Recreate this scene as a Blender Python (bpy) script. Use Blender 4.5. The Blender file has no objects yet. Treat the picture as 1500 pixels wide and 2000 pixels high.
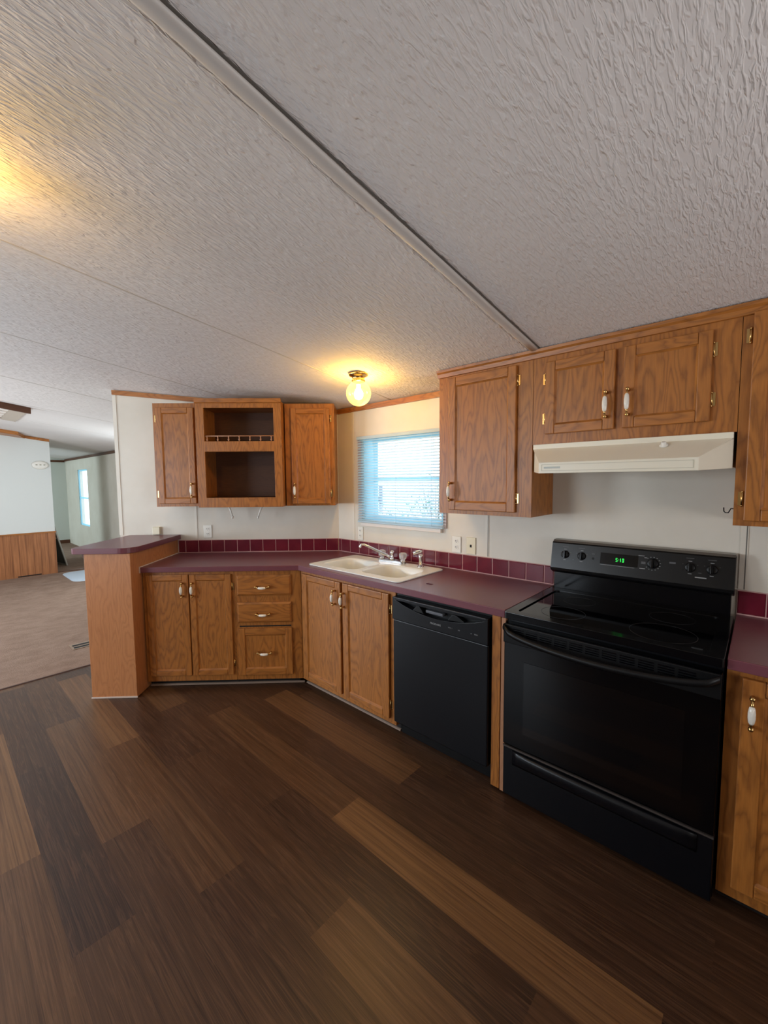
import bpy, bmesh, math, random
from mathutils import Vector, Matrix
random.seed(7)
SC = bpy.context.scene
COL = SC.collection

# ---------------------------------------------------------------- camera
CAM = Vector((-2.4111, -2.7300, 1.5221))
YAW, PITCH, ROLL, FPX = math.radians(-47.6885), math.radians(-4.2720), math.radians(-0.4736), 811.54
fw = Vector((-math.sin(YAW)*math.cos(PITCH), math.cos(YAW)*math.cos(PITCH), math.sin(PITCH)))
rt = Vector((math.cos(YAW), math.sin(YAW), 0)); up = rt.cross(fw)
rt2 = math.cos(ROLL)*rt + math.sin(ROLL)*up
up2 = -math.sin(ROLL)*rt + math.cos(ROLL)*up
cd = bpy.data.cameras.new('camera'); cam = bpy.data.objects.new('camera', cd); COL.objects.link(cam)
cam.matrix_world = Matrix(((rt2.x, up2.x, -fw.x, CAM.x), (rt2.y, up2.y, -fw.y, CAM.y), (rt2.z, up2.z, -fw.z, CAM.z), (0, 0, 0, 1)))
cd.sensor_fit = 'HORIZONTAL'; cd.sensor_width = 36; cd.lens = FPX/1500*36; cd.clip_start = .02; cd.clip_end = 300
SC.camera = cam

# ---------------------------------------------------------------- world, lights, exposure
SC.view_settings.view_transform = 'Standard'; SC.view_settings.look = 'None'
SC.view_settings.exposure = 0.80; SC.view_settings.gamma = 1.0
try: SC.view_settings.use_curve_mapping = False
except Exception: pass
W = bpy.data.worlds.new('world'); SC.world = W; W.use_nodes = True
W.node_tree.nodes['Background'].inputs[0].default_value = (.74, .87, 1.0, 1)
W.node_tree.nodes['Background'].inputs[1].default_value = 2.0

def area(name, loc, to, sx, sy, power, color=(.80, .90, 1.0), spread=180):
    l = bpy.data.lights.new(name, 'AREA'); l.shape = 'RECTANGLE'; l.size = sx; l.size_y = sy
    l.energy = power; l.color = color; l.spread = math.radians(spread)
    o = bpy.data.objects.new(name, l); COL.objects.link(o); o.location = loc
    d = Vector(to)-Vector(loc); o.rotation_euler = d.to_track_quat('-Z', 'Y').to_euler()
    return o
# area lamps on solid walls, added for daylight from unseen windows
area('daylight_fill_left', (-4.92, 2.9, 1.35), (0, 1.6, 1.5), 2.2, 1.3, 130)
area('daylight_fill_dining', (-4.92, .2, 1.5), (-.5, .8, 2.0), 1.5, 1.1, 34)
area('ceiling_fill_back', (-1.7, -4.72, 1.3), (-1.9, -2.4, 2.5), 1.6, 1.0, 15, (.98, .96, .98), 130)  # aimed upward as added fill for the ceiling
area('daylight_fill_far', (-4.92, 8.9, 1.3), (-.3, 8.8, 1.1), 1.6, 1.3, 62, (.72, .92, 1.0))
area('daylight_fill_entry', (-.06, 4.0, 1.2), (-3, 4.0, 1.0), .9, 1.6, 16, (.85, .95, 1.0))

ZC, SL, RIDGE = 2.135, .13, -3.6
def ceil_z(x): return ZC + SL*(-x) if x > RIDGE else ZC + SL*(-RIDGE) - SL*(RIDGE-x)
TH = math.radians(135.84)
DA = Vector((-math.sin(TH), -math.cos(TH), 0)); NA = Vector((math.cos(TH), -math.sin(TH), 0))
def FA(x, y, z): return DA*x + NA*y + Vector((0, 0, z))      # along the diagonal wall, out of it, up
def FB(x, y, z): return Vector((-y, -x, z))                  # along the window wall, out of it, up
def FW(x, y, z): return Vector((x, y, z))
COT = 1/math.tan(TH/2)

# ---------------------------------------------------------------- materials
def lin(c): c /= 255; return c/12.92 if c <= .04045 else ((c+.055)/1.055)**2.4
def rgb(r, g, b): return (lin(r), lin(g), lin(b), 1)
class N:
    def __init__(s, name):
        s.m = bpy.data.materials.new(name); s.m.use_nodes = True; s.t = s.m.node_tree
        s.b = s.t.nodes['Principled BSDF']
    def n(s, typ, **k):
        o = s.t.nodes.new(typ)
        for a, v in k.items():
            if a.startswith('i_'):
                key = a[2:]; key = int(key) if key.isdigit() else key.replace('_', ' ')
                o.inputs[key].default_value = v
            else: setattr(o, a, v)
        return o
    def l(s, a, b): s.t.links.new(a, b)
    def set(s, **k):
        for a, v in k.items(): s.b.inputs[a.replace('_', ' ')].default_value = v
    def ramp(s, fac, stops):
        r = s.t.nodes.new('ShaderNodeValToRGB'); e = r.color_ramp.elements
        e[0].position, e[0].color = stops[0]; e[1].position, e[1].color = stops[-1]
        for p, c in stops[1:-1]:
            q = e.new(p); q.color = c
        s.l(fac, r.inputs[0]); return r.outputs[0]
    def bump(s, h, strength=.3, dist=.002):
        b = s.n('ShaderNodeBump'); b.inputs['Strength'].default_value = strength; b.inputs['Distance'].default_value = dist
        s.l(h, b.inputs['Height']); s.l(b.outputs[0], s.b.inputs['Normal'])
    def noise(s, vec, scale, detail=3, rough=.5, dist=0):
        o = s.n('ShaderNodeTexNoise'); o.inputs['Scale'].default_value = scale; o.inputs['Detail'].default_value = detail
        o.inputs['Roughness'].default_value = rough; o.inputs['Distortion'].default_value = dist
        s.l(vec, o.inputs['Vector']); return o.outputs['Fac']
    def mapping(s, vec, scale=(1, 1, 1), loc=(0, 0, 0)):
        o = s.n('ShaderNodeMapping'); o.inputs['Scale'].default_value = scale; o.inputs['Location'].default_value = loc
        s.l(vec, o.inputs['Vector']); return o.outputs[0]
    def math(s, op, a, b=None):
        o = s.n('ShaderNodeMath', operation=op)
        for i, v in enumerate((a, b)):
            if v is None: continue
            if isinstance(v, (int, float)): o.inputs[i].default_value = v
            else: s.l(v, o.inputs[i])
        return o.outputs[0]
    def mix(s, f, a, b, mode='MIX'):
        o = s.n('ShaderNodeMix', data_type='RGBA', blend_type=mode)
        for i, v in ((0, f), (6, a), (7, b)):
            if isinstance(v, (int, float)): o.inputs[i].default_value = v
            elif isinstance(v, tuple): o.inputs[i].default_value = v
            else: s.l(v, o.inputs[i])
        return o.outputs[2]

def plain(name, col, rough=.5, metal=0., spec=.5, bump=0, bscale=200, var=0., **k):
    m = N(name); m.set(Base_Color=col, Roughness=rough, Metallic=metal)
    m.b.inputs['Specular IOR Level'].default_value = spec
    for a, v in k.items(): m.b.inputs[a.replace('_', ' ')].default_value = v
    tc = m.n('ShaderNodeTexCoord')
    if bump: m.bump(m.noise(tc.outputs['Object'], bscale, 2), bump, .001)
    if var:
        f = m.noise(tc.outputs['Object'], 6, 4)
        m.l(m.mix(f, tuple(c*(1-var) for c in col[:3])+(1,), tuple(min(1, c*(1+var)) for c in col[:3])+(1,)), m.b.inputs['Base Color'])
    return m.m

def oak(name, base, dark, light, cath=.6, rough=.38):
    m = N(name); m.set(Roughness=rough)
    uv = m.n('ShaderNodeUVMap').outputs[0]
    oi = m.n('ShaderNodeObjectInfo').outputs['Random']
    vadd = m.n('ShaderNodeVectorMath', operation='ADD'); m.l(uv, vadd.inputs[0])
    cmb = m.n('ShaderNodeCombineXYZ'); m.l(m.math('MULTIPLY', oi, 7.3), cmb.inputs[0]); m.l(m.math('MULTIPLY', oi, 3.1), cmb.inputs[1]); m.l(oi, cmb.inputs[2])
    m.l(cmb.outputs[0], vadd.inputs[1]); v = vadd.outputs[0]
    # cathedral figure: contour bands of a low, stretched noise
    big = m.noise(m.mapping(v, (7.5, 1.5, 1)), 1.0, 2, .45, .35)
    rip = m.noise(m.mapping(v, (45, 9, 1)), 1.0, 2, .5, .3)
    ph = m.math('ADD', m.math('MULTIPLY', big, 15.), m.math('MULTIPLY', rip, 1.3))
    band = m.math('ABSOLUTE', m.math('SINE', m.math('MULTIPLY', ph, 3.14159)))
    band = m.math('POWER', band, .8)
    pore = m.noise(m.mapping(v, (420, 14, 1)), 1.0, 3, .6)
    fine = m.noise(m.mapping(v, (90, 3.0, 1)), 1.0, 3, .6)
    c1 = m.mix(m.math('MULTIPLY', m.math('SUBTRACT', 1., band), cath), base, dark)
    pr = m.ramp(pore, [(.40, (1, 1, 1, 1)), (.58, (0, 0, 0, 1))])
    c2 = m.mix(m.math('MULTIPLY', m.math('SUBTRACT', 1., pr), .22), c1, dark)
    c3 = m.mix(m.math('MULTIPLY', fine, .42), c2, light)
    m.l(c3, m.b.inputs['Base Color'])
    m.bump(m.math('ADD', m.math('MULTIPLY', pore, .6), band), .12, .0008)
    return m.m
OAK = oak('oak', rgb(170, 103, 42), rgb(102, 52, 18), rgb(192, 130, 64), .8)
OAKP = oak('oak_vinyl_panel', rgb(186, 120, 72), rgb(148, 86, 46), rgb(202, 142, 92), .6, .42)
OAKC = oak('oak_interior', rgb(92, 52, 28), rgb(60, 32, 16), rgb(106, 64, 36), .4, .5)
OAKB = oak('oak_filler', rgb(176, 124, 92), rgb(140, 92, 62), rgb(190, 142, 108), .25, .45)
WAINS = N('wainscot_panel')
def _w():
    m = WAINS; m.set(Roughness=.45); uv = m.n('ShaderNodeUVMap').outputs[0]
    f = m.noise(m.mapping(uv, (55, 2.2, 1)), 1., 4, .6)
    g = m.n('ShaderNodeTexWave', wave_type='BANDS', bands_direction='X'); g.inputs['Scale'].default_value = 3.4; g.inputs['Distortion'].default_value = 0
    m.l(uv, g.inputs[0])
    c = m.ramp(f, [(.3, rgb(128, 78, 44)), (.7, rgb(178, 116, 72))])
    k = m.ramp(g.outputs['Fac'], [(.02, (.72, .68, .66, 1)), (.10, (1, 1, 1, 1))])
    m.l(m.mix(1., c, k, 'MULTIPLY'), m.b.inputs['Base Color'])
_w(); WAINS = WAINS.m

WALL = N('wall_vinyl')
def _w():
    m = WALL; m.set(Roughness=.55); o = m.n('ShaderNodeTexCoord').outputs['Object']
    f = m.noise(o, 1.6, 4, .6); m.l(m.ramp(f, [(.35, rgb(214, 205, 190)), (.7, rgb(226, 219, 206))]), m.b.inputs['Base Color'])
    m.bump(m.noise(o, 260, 2), .12, .001)
_w(); WALL = WALL.m
CEIL = N('ceiling_texture')
def _w():
    m = CEIL; m.set(Roughness=.75); o = m.n('ShaderNodeTexCoord').outputs['Object']
    a = m.noise(m.mapping(o, (24, 102, 26)), 1., 2, .5, .6)
    b = m.noise(m.mapping(o, (9, 30, 11), (4, 2, 0)), 1., 2, .5, .2)
    r = m.ramp(a, [(.42, (0, 0, 0, 1)), (.64, (1, 1, 1, 1))])
    h = m.math('MULTIPLY', r, m.math('ADD', b, .25))
    f = m.noise(o, .9, 3, .5)
    m.l(m.ramp(f, [(.3, rgb(220, 214, 211)), (.7, rgb(230, 224, 220))]), m.b.inputs['Base Color'])
    m.bump(h, .68, .0055)
_w(); CEIL = CEIL.m
FLOOR = N('vinyl_plank')
def _w():
    m = FLOOR; uv = m.n('ShaderNodeUVMap').outputs[0]
    at = m.n('ShaderNodeAttribute', attribute_name='tone').outputs['Color']
    sp = m.n('ShaderNodeSeparateColor'); m.l(at, sp.inputs[0])
    tone, rnd = sp.outputs[0], sp.outputs[1]
    va = m.n('ShaderNodeVectorMath', operation='ADD'); m.l(uv, va.inputs[0])
    cb = m.n('ShaderNodeCombineXYZ'); m.l(m.math('MULTIPLY', rnd, 41.), cb.inputs[0]); m.l(m.math('MULTIPLY', rnd, 17.), cb.inputs[1]); m.l(cb.outputs[0], va.inputs[1])
    v = va.outputs[0]
    st = m.noise(m.mapping(v, (13, 1.1, 1)), 1., 6, .68, 1.1)
    fi = m.noise(m.mapping(v, (130, 5, 1)), 1., 3, .6)
    kn = m.noise(m.mapping(v, (9, 2.6, 1)), 1., 2, .5, 1.4)
    knr = m.ramp(kn, [(.50, (0, 0, 0, 1)), (.56, (1, 1, 1, 1)), (.62, (0, 0, 0, 1))])
    base = m.ramp(tone, [(0., rgb(40, 27, 22)), (.35, rgb(62, 42, 29)), (.7, rgb(96, 68, 43)), (1., rgb(132, 96, 60))])
    dk = m.mix(1., base, (.42, .38, .36, 1), 'MULTIPLY')
    c = m.mix(m.ramp(st, [(.36, (1, 1, 1, 1)), (.60, (0, 0, 0, 1))]), base, dk)
    c = m.mix(m.math('MULTIPLY', m.ramp(fi, [(.45, (0, 0, 0, 1)), (.75, (1, 1, 1, 1))]), .35), c, rgb(132, 98, 70))
    c = m.mix(m.math('MULTIPLY', m.math('MULTIPLY', knr, st), .35), c, rgb(142, 104, 76))
    red = m.mix(m.math('MULTIPLY', m.noise(v, 3.1, 2), .16), c, rgb(104, 56, 34))
    m.l(red, m.b.inputs['Base Color'])
    m.l(m.math('ADD', m.math('MULTIPLY', fi, .22), .26), m.b.inputs['Roughness'])
    m.bump(m.math('ADD', st, fi), .16, .0007)
_w(); FLOOR = FLOOR.m
CARPET = N('carpet_pile')
def _w():
    m = CARPET; m.set(Roughness=.95); m.b.inputs['Specular IOR Level'].default_value = .1; o = m.n('ShaderNodeTexCoord').outputs['Object']
    a = m.noise(m.mapping(o, (5, 8, 1)), 1., 6, .75); b = m.noise(o, 140, 2)
    m.l(m.mix(m.math('MULTIPLY', b, .45), m.ramp(a, [(.35, rgb(136, 112, 97)), (.65, rgb(158, 134, 118))]), rgb(104, 82, 70)), m.b.inputs['Base Color'])
    m.bump(b, .6, .006)
_w(); CARPET = CARPET.m
LAM = N('burgundy_laminate')
def _w():
    m = LAM; m.set(Roughness=.30); o = m.n('ShaderNodeTexCoord').outputs['Object']
    f = m.noise(o, 320, 3, .7); g = m.noise(o, 3, 3)
    m.l(m.mix(m.math('MULTIPLY', f, .5), m.ramp(g, [(.3, rgb(104, 54, 64)), (.7, rgb(114, 62, 72))]), rgb(132, 84, 92)), m.b.inputs['Base Color'])
    m.bump(f, .05, .0005)
_w(); LAM = LAM.m
TILE = N('burgundy_tile')
def _w():
    m = TILE; m.set(Roughness=.16); o = m.n('ShaderNodeTexCoord').outputs['Object']
    m.l(m.ramp(m.noise(o, 9, 2), [(.3, rgb(96, 20, 38)), (.7, rgb(112, 30, 46))]), m.b.inputs['Base Color'])
    m.bump(m.noise(o, 30, 2), .06, .001)
_w(); TILE = TILE.m
GROUT = plain('pink_grout', rgb(196, 150, 146), .8, bump=.2)
BLACK = plain('black_enamel', rgb(6, 6, 9), .14, spec=.35, bump=.02)
BLACKS = plain('black_satin', rgb(9, 10, 15), .32, spec=.35, bump=.08, bscale=500)
BLACKM = plain('black_plastic', rgb(9, 9, 11), .42, spec=.3, bump=.1, bscale=400)
GLASSTOP = plain('black_ceramic_glass', rgb(4, 4, 6), .05, spec=.45)
OVENGLASS = plain('black_oven_glass', rgb(4, 4, 6), .08, spec=.35)
PANELB = plain('black_control_panel', rgb(14, 13, 14), .3, spec=.4)
GREYL = plain('grey_print', rgb(150, 150, 150), .5)
GREYD = plain('dim_grey_print', rgb(84, 84, 86), .5)
TOPSTRIP = plain('grey_metal_strip', rgb(128, 122, 114), .28, .6)
CREAM = plain('almond_plastic', rgb(226, 216, 188), .4)
CREAMW = plain('white_plastic', rgb(232, 228, 218), .4)
HOODW = plain('hood_enamel', rgb(232, 224, 204), .35, bump=.03)
SINK = plain('cast_sink', rgb(236, 238, 234), .22, bump=.02)
CHROME = plain('chrome', (.82, .82, .83, 1), .12, 1.)
BRASS = plain('brass', rgb(206, 170, 112), .25, 1.)
CERAM = plain('white_ceramic', rgb(238, 232, 220), .12)
ACRYL = plain('clear_acrylic', (.95, .95, .96, 1), .08, Transmission_Weight=.7, IOR=1.45)
DARK = plain('dark_gap', rgb(20, 14, 11), .8)
IRON = plain('black_wire', rgb(18, 18, 20), .4, .3)
CAULK = plain('pale_caulk', rgb(206, 186, 172), .7)
BATTEN = plain('white_batten', rgb(222, 214, 200), .5, bump=.05)
BATTC = plain('ceiling_batten', rgb(206, 200, 194), .5, bump=.15, bscale=60)
SEAM = plain('seam_gap', rgb(110, 106, 100), .8)
def vinyl(name, col, f):
    m = N(name); m.set(Base_Color=col, Roughness=.4); t = m.t
    tl = m.n('ShaderNodeBsdfTranslucent'); tl.inputs[0].default_value = tuple(c*.95 for c in col[:3])+(1,)
    mx = m.n('ShaderNodeMixShader'); mx.inputs[0].default_value = f
    m.l(m.b.outputs[0], mx.inputs[1]); m.l(tl.outputs[0], mx.inputs[2]); m.l(mx.outputs[0], t.nodes['Material Output'].inputs[0]); return m.m
BLIND = vinyl('blind_vinyl', rgb(220, 236, 244), .5)
FRAMEW = vinyl('window_vinyl', rgb(200, 236, 246), .7)
PATCH = plain('pale_patch', rgb(196, 210, 224), .6)
GLASS = N('window_glass')
def _w():
    m = GLASS; t = m.t; t.nodes.remove(m.b)
    mix = m.n('ShaderNodeMixShader'); tr = m.n('ShaderNodeBsdfTransparent'); gl = m.n('ShaderNodeBsdfGlossy')
    tr.inputs[0].default_value = (.93, .98, 1, 1); gl.inputs[1].default_value = .02
    mix.inputs[0].default_value = .04
    m.l(tr.outputs[0], mix.inputs[1]); m.l(gl.outputs[0], mix.inputs[2])
    m.l(mix.outputs[0], t.nodes['Material Output'].inputs[0])
_w(); GLASS = GLASS.m
def emis(name, col, s):
    m = N(name); m.set(Base_Color=col, Roughness=.4); m.b.inputs['Emission Color'].default_value = col; m.b.inputs['Emission Strength'].default_value = s
    return m.m
LED = emis('green_display_digits', (.03, .9, .10, 1), .7)
BULB = N('glowing_bulb')
def _w():
    m = BULB; t = m.t; t.nodes.remove(m.b); ad = m.n('ShaderNodeAddShader'); tr = m.n('ShaderNodeBsdfTransparent'); em = m.n('ShaderNodeEmission')
    em.inputs[0].default_value = (1, .86, .55, 1); em.inputs[1].default_value = 6
    m.l(tr.outputs[0], ad.inputs[0]); m.l(em.outputs[0], ad.inputs[1]); m.l(ad.outputs[0], t.nodes['Material Output'].inputs[0])
_w(); BULB = BULB.m
GLOBE = N('amber_glass_globe')
def _w():
    m = GLOBE; t = m.t; t.nodes.remove(m.b)
    mix = m.n('ShaderNodeMixShader'); tr = m.n('ShaderNodeBsdfTransparent'); gl = m.n('ShaderNodeBsdfGlossy')
    tr.inputs[0].default_value = (1, .86, .50, 1); gl.inputs[0].default_value = (1, .9, .6, 1); gl.inputs[1].default_value = .08
    lw = m.n('ShaderNodeLayerWeight'); lw.inputs[0].default_value = .35
    add = m.n('ShaderNodeAddShader'); em = m.n('ShaderNodeEmission'); em.inputs[0].default_value = (1, .74, .25, 1); em.inputs[1].default_value = .55
    v = m.n('ShaderNodeTexVoronoi'); v.inputs['Scale'].default_value = 60; m.l(m.n('ShaderNodeTexCoord').outputs['Object'], v.inputs['Vector'])
    b = m.n('ShaderNodeBump'); b.inputs['Strength'].default_value = .3; b.inputs['Distance'].default_value = .002; m.l(v.outputs[0], b.inputs['Height']); m.l(b.outputs[0], gl.inputs['Normal'])
    m.l(lw.outputs['Facing'], mix.inputs[0]); m.l(tr.outputs[0], mix.inputs[1]); m.l(gl.outputs[0], mix.inputs[2])
    m.l(mix.outputs[0], add.inputs[0]); m.l(em.outputs[0], add.inputs[1]); m.l(add.outputs[0], t.nodes['Material Output'].inputs[0])
_w(); GLOBE = GLOBE.m
GROUND = plain('pale_gravel', rgb(222, 216, 210), .9, var=.15)
SHRUB = plain('shrub_leaf', rgb(84, 140, 128), .6, var=.3)
BARK = plain('shrub_bark', rgb(120, 110, 104), .8)

# ---------------------------------------------------------------- mesh builder
class MB:
    def __init__(s, F=FW): s.F = F; s.v = []; s.f = []; s.uv = []; s.mi = []; s.cur = 0
    def quad(s, pts, uvs=None, smooth=False):
        k = len(s.v); s.v += [tuple(s.F(*p)) for p in pts]; s.f.append(tuple(range(k, k+len(pts))))
        s.uv.append(uvs or [(p[0], p[2]) for p in pts]); s.mi.append((s.cur, smooth))
    def box(s, x0, x1, y0, y1, z0, z1, g='z'):
        if x0 > x1: x0, x1 = x1, x0
        if y0 > y1: y0, y1 = y1, y0
        if z0 > z1: z0, z1 = z1, z0
        P = lambda i, j, k: ((x0, x1)[i], (y0, y1)[j], (z0, z1)[k])
        for idx in (((0,0,0),(1,0,0),(1,0,1),(0,0,1)), ((0,1,0),(0,1,1),(1,1,1),(1,1,0)), ((0,0,0),(0,0,1),(0,1,1),(0,1,0)),
                    ((1,0,0),(1,1,0),(1,1,1),(1,0,1)), ((0,0,1),(1,0,1),(1,1,1),(0,1,1)), ((0,0,0),(0,1,0),(1,1,0),(1,0,0))):
            pts = [P(*q) for q in idx]; s.quad(pts, [s.guv(p, g) for p in pts])
        return s
    def guv(s, p, g):
        x, y, z = p
        return (x+y*1.13, z) if g == 'z' else ((z+y*1.13, x) if g == 'x' else (x+z*.9, y))
    def prism(s, poly, a0, a1, ax='z', g='z', smooth=False, caps=True):
        """poly of 2-D points; ax = axis it is extruded along between a0 and a1"""
        def P(p, t): return {'z': (p[0], p[1], t), 'y': (p[0], t, p[1]), 'x': (t, p[0], p[1])}[ax]
        n = len(poly)
        for i in range(n):
            q = [P(poly[i], a0), P(poly[(i+1) % n], a0), P(poly[(i+1) % n], a1), P(poly[i], a1)]
            s.quad(q, [s.guv(p, g) for p in q], smooth)
        if caps:
            for t in (a0, a1):
                q = [P(p, t) for p in poly]
                if t == a0: q = q[::-1]
                s.quad(q, [s.guv(p, g) for p in q])
        return s
    def plate(s, outer, holes, z0, z1, g='x', P=lambda a, b, t: (a, b, t)):
        bm = bmesh.new(); E = []
        for loop in [outer]+holes:
            vs = [bm.verts.new((p[0], p[1], 0)) for p in loop]
            E += [bm.edges.new((vs[i], vs[(i+1) % len(vs)])) for i in range(len(vs))]
        bmesh.ops.triangle_fill(bm, use_beauty=True, use_dissolve=False, edges=E)
        for f in bm.faces:
            pts = [(v.co.x, v.co.y) for v in f.verts]
            for t in (z0, z1):
                q = [P(a, b, t) for a, b in pts]; s.quad(q, [s.guv(p, g) for p in q])
        bm.free()
        for loop in [outer]+holes:
            n = len(loop)
            for i in range(n):
                a, b = loop[i], loop[(i+1) % n]
                q = [P(*a, z0), P(*b, z0), P(*b, z1), P(*a, z1)]; s.quad(q, [s.guv(p, g) for p in q])
        return s
    def rings(s, rings, closed=True, smooth=True, cap0=False, cap1=False):
        """loft between rings of equal length (lists of local points)"""
        base = len(s.v)
        for r in rings: s.v += [tuple(s.F(*p)) for p in r]
        n = len(rings[0])
        for k in range(len(rings)-1):
            for i in range(n if closed else n-1):
                j = (i+1) % n; a = base+k*n
                s.f.append((a+i, a+j, a+n+j, a+n+i)); s.uv.append([(0, 0)]*4); s.mi.append((s.cur, smooth))
        if cap0: s.f.append(tuple(base+i for i in range(n))[::-1]); s.uv.append([(0, 0)]*n); s.mi.append((s.cur, False))
        if cap1: s.f.append(tuple(base+(len(rings)-1)*n+i for i in range(n))); s.uv.append([(0, 0)]*n); s.mi.append((s.cur, False))
        return s
    def tube(s, path, r, n=10, cap=True):
        pts = [Vector(p) for p in path]; R = []; rs = r if isinstance(r, (list, tuple)) else [r]*len(pts)
        prev = None
        for i, p in enumerate(pts):
            d = (pts[min(i+1, len(pts)-1)]-pts[max(i-1, 0)]).normalized()
            if prev is None: a = d.orthogonal().normalized()
            else: a = (prev-d*prev.dot(d)).normalized()
            prev = a; b = d.cross(a)
            R.append([tuple(p+rs[i]*(math.cos(t)*a+math.sin(t)*b)) for t in [2*math.pi*k/n for k in range(n)]])
        return s.rings(R, cap0=cap, cap1=cap)
    def lathe(s, prof, o, ax=(0, 0, 1), n=20, cap=True):
        ax = Vector(ax).normalized(); a = ax.orthogonal().normalized(); b = ax.cross(a); o = Vector(o)
        R = [[tuple(o+ax*h+r*(math.cos(t)*a+math.sin(t)*b)) for t in [2*math.pi*k/n for k in range(n)]] for r, h in prof]
        return s.rings(R, cap0=cap, cap1=cap)
    def ball(s, o, r, n=12, sc=(1, 1, 1)):
        R = []
        for k in range(n//2+1):
            t = math.pi*k/(n//2); rr = max(1e-4, math.sin(t))
            R.append([(o[0]+r*rr*math.cos(u)*sc[0], o[1]+r*rr*math.sin(u)*sc[1], o[2]+r*math.cos(t)*sc[2]) for u in [2*math.pi*i/n for i in range(n)]])
        return s.rings(R)
    def build(s, name, mats, parent=None, bevel=0, seg=2, off=None):
        if not isinstance(mats, (list, tuple)): mats = [mats]
        off = Vector(off) if off is not None else (Vector(parent['_o']) if parent is not None and '_o' in parent else Vector((0, 0, 0)))
        me = bpy.data.meshes.new(name); me.from_pydata([tuple(Vector(v)-off) for v in s.v], [], s.f); me.update()
        uvl = me.uv_layers.new(name='UVMap'); k = 0
        for pi, p in enumerate(me.polygons):
            p.material_index = s.mi[pi][0]; p.use_smooth = s.mi[pi][1]
            for j, li in enumerate(p.loop_indices): uvl.data[li].uv = s.uv[pi][j]
        for m in mats: me.materials.append(m)
        bm = bmesh.new(); bm.from_mesh(me); bmesh.ops.remove_doubles(bm, verts=bm.verts, dist=1e-5)
        bmesh.ops.recalc_face_normals(bm, faces=bm.faces); bm.to_mesh(me); bm.free()
        o = bpy.data.objects.new(name, me); COL.objects.link(o)
        if parent is not None: o.parent = parent; o['_o'] = tuple(off)
        elif off.length > 0: o.location = off
        if parent is None: o['_o'] = tuple(off)
        if bevel:
            b = o.modifiers.new('bevel', 'BEVEL'); b.width = bevel; b.segments = seg; b.limit_method = 'ANGLE'; b.angle_limit = math.radians(40)
        return o
def thing(name, label, cat, loc, group=None):
    o = bpy.data.objects.new(name, None); o.empty_display_size = .1; COL.objects.link(o); o.location = loc; o['_o'] = tuple(loc)
    o['label'] = label; o['category'] = cat
    if group: o['group'] = group
    return o
def tag(o, label, cat, group=None, kind=None):
    o['label'] = label; o['category'] = cat
    if group: o['group'] = group
    if kind: o['kind'] = kind
    return o
def struct(o, label=None):
    o['kind'] = 'structure'
    if label: o['label'] = label
    return o
def lab(o, t): o['label'] = t; return o
def rrect(x0, x1, y0, y1, r, n=6):
    rs = r if isinstance(r, (list, tuple)) else [r]*4   # order: (x1,y1),(x0,y1),(x0,y0),(x1,y0)
    P = []
    for (cx, cy, a, rr) in ((x1, y1, 0, rs[0]), (x0, y1, 90, rs[1]), (x0, y0, 180, rs[2]), (x1, y0, 270, rs[3])):
        sx = -1 if cx == x1 else 1; sy = -1 if cy == y1 else 1
        for k in range(n+1):
            t = math.radians(a+90*k/n); P.append((cx+sx*rr+rr*math.cos(t), cy+sy*rr+rr*math.sin(t)))
    return P

# ================================================================ STRUCTURE
YN, YF, XL = -4.8, 10.4, -5.0
YC = 1.385          # edge between planks and carpet
YE = 6.13           # wainscoted end wall
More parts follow.
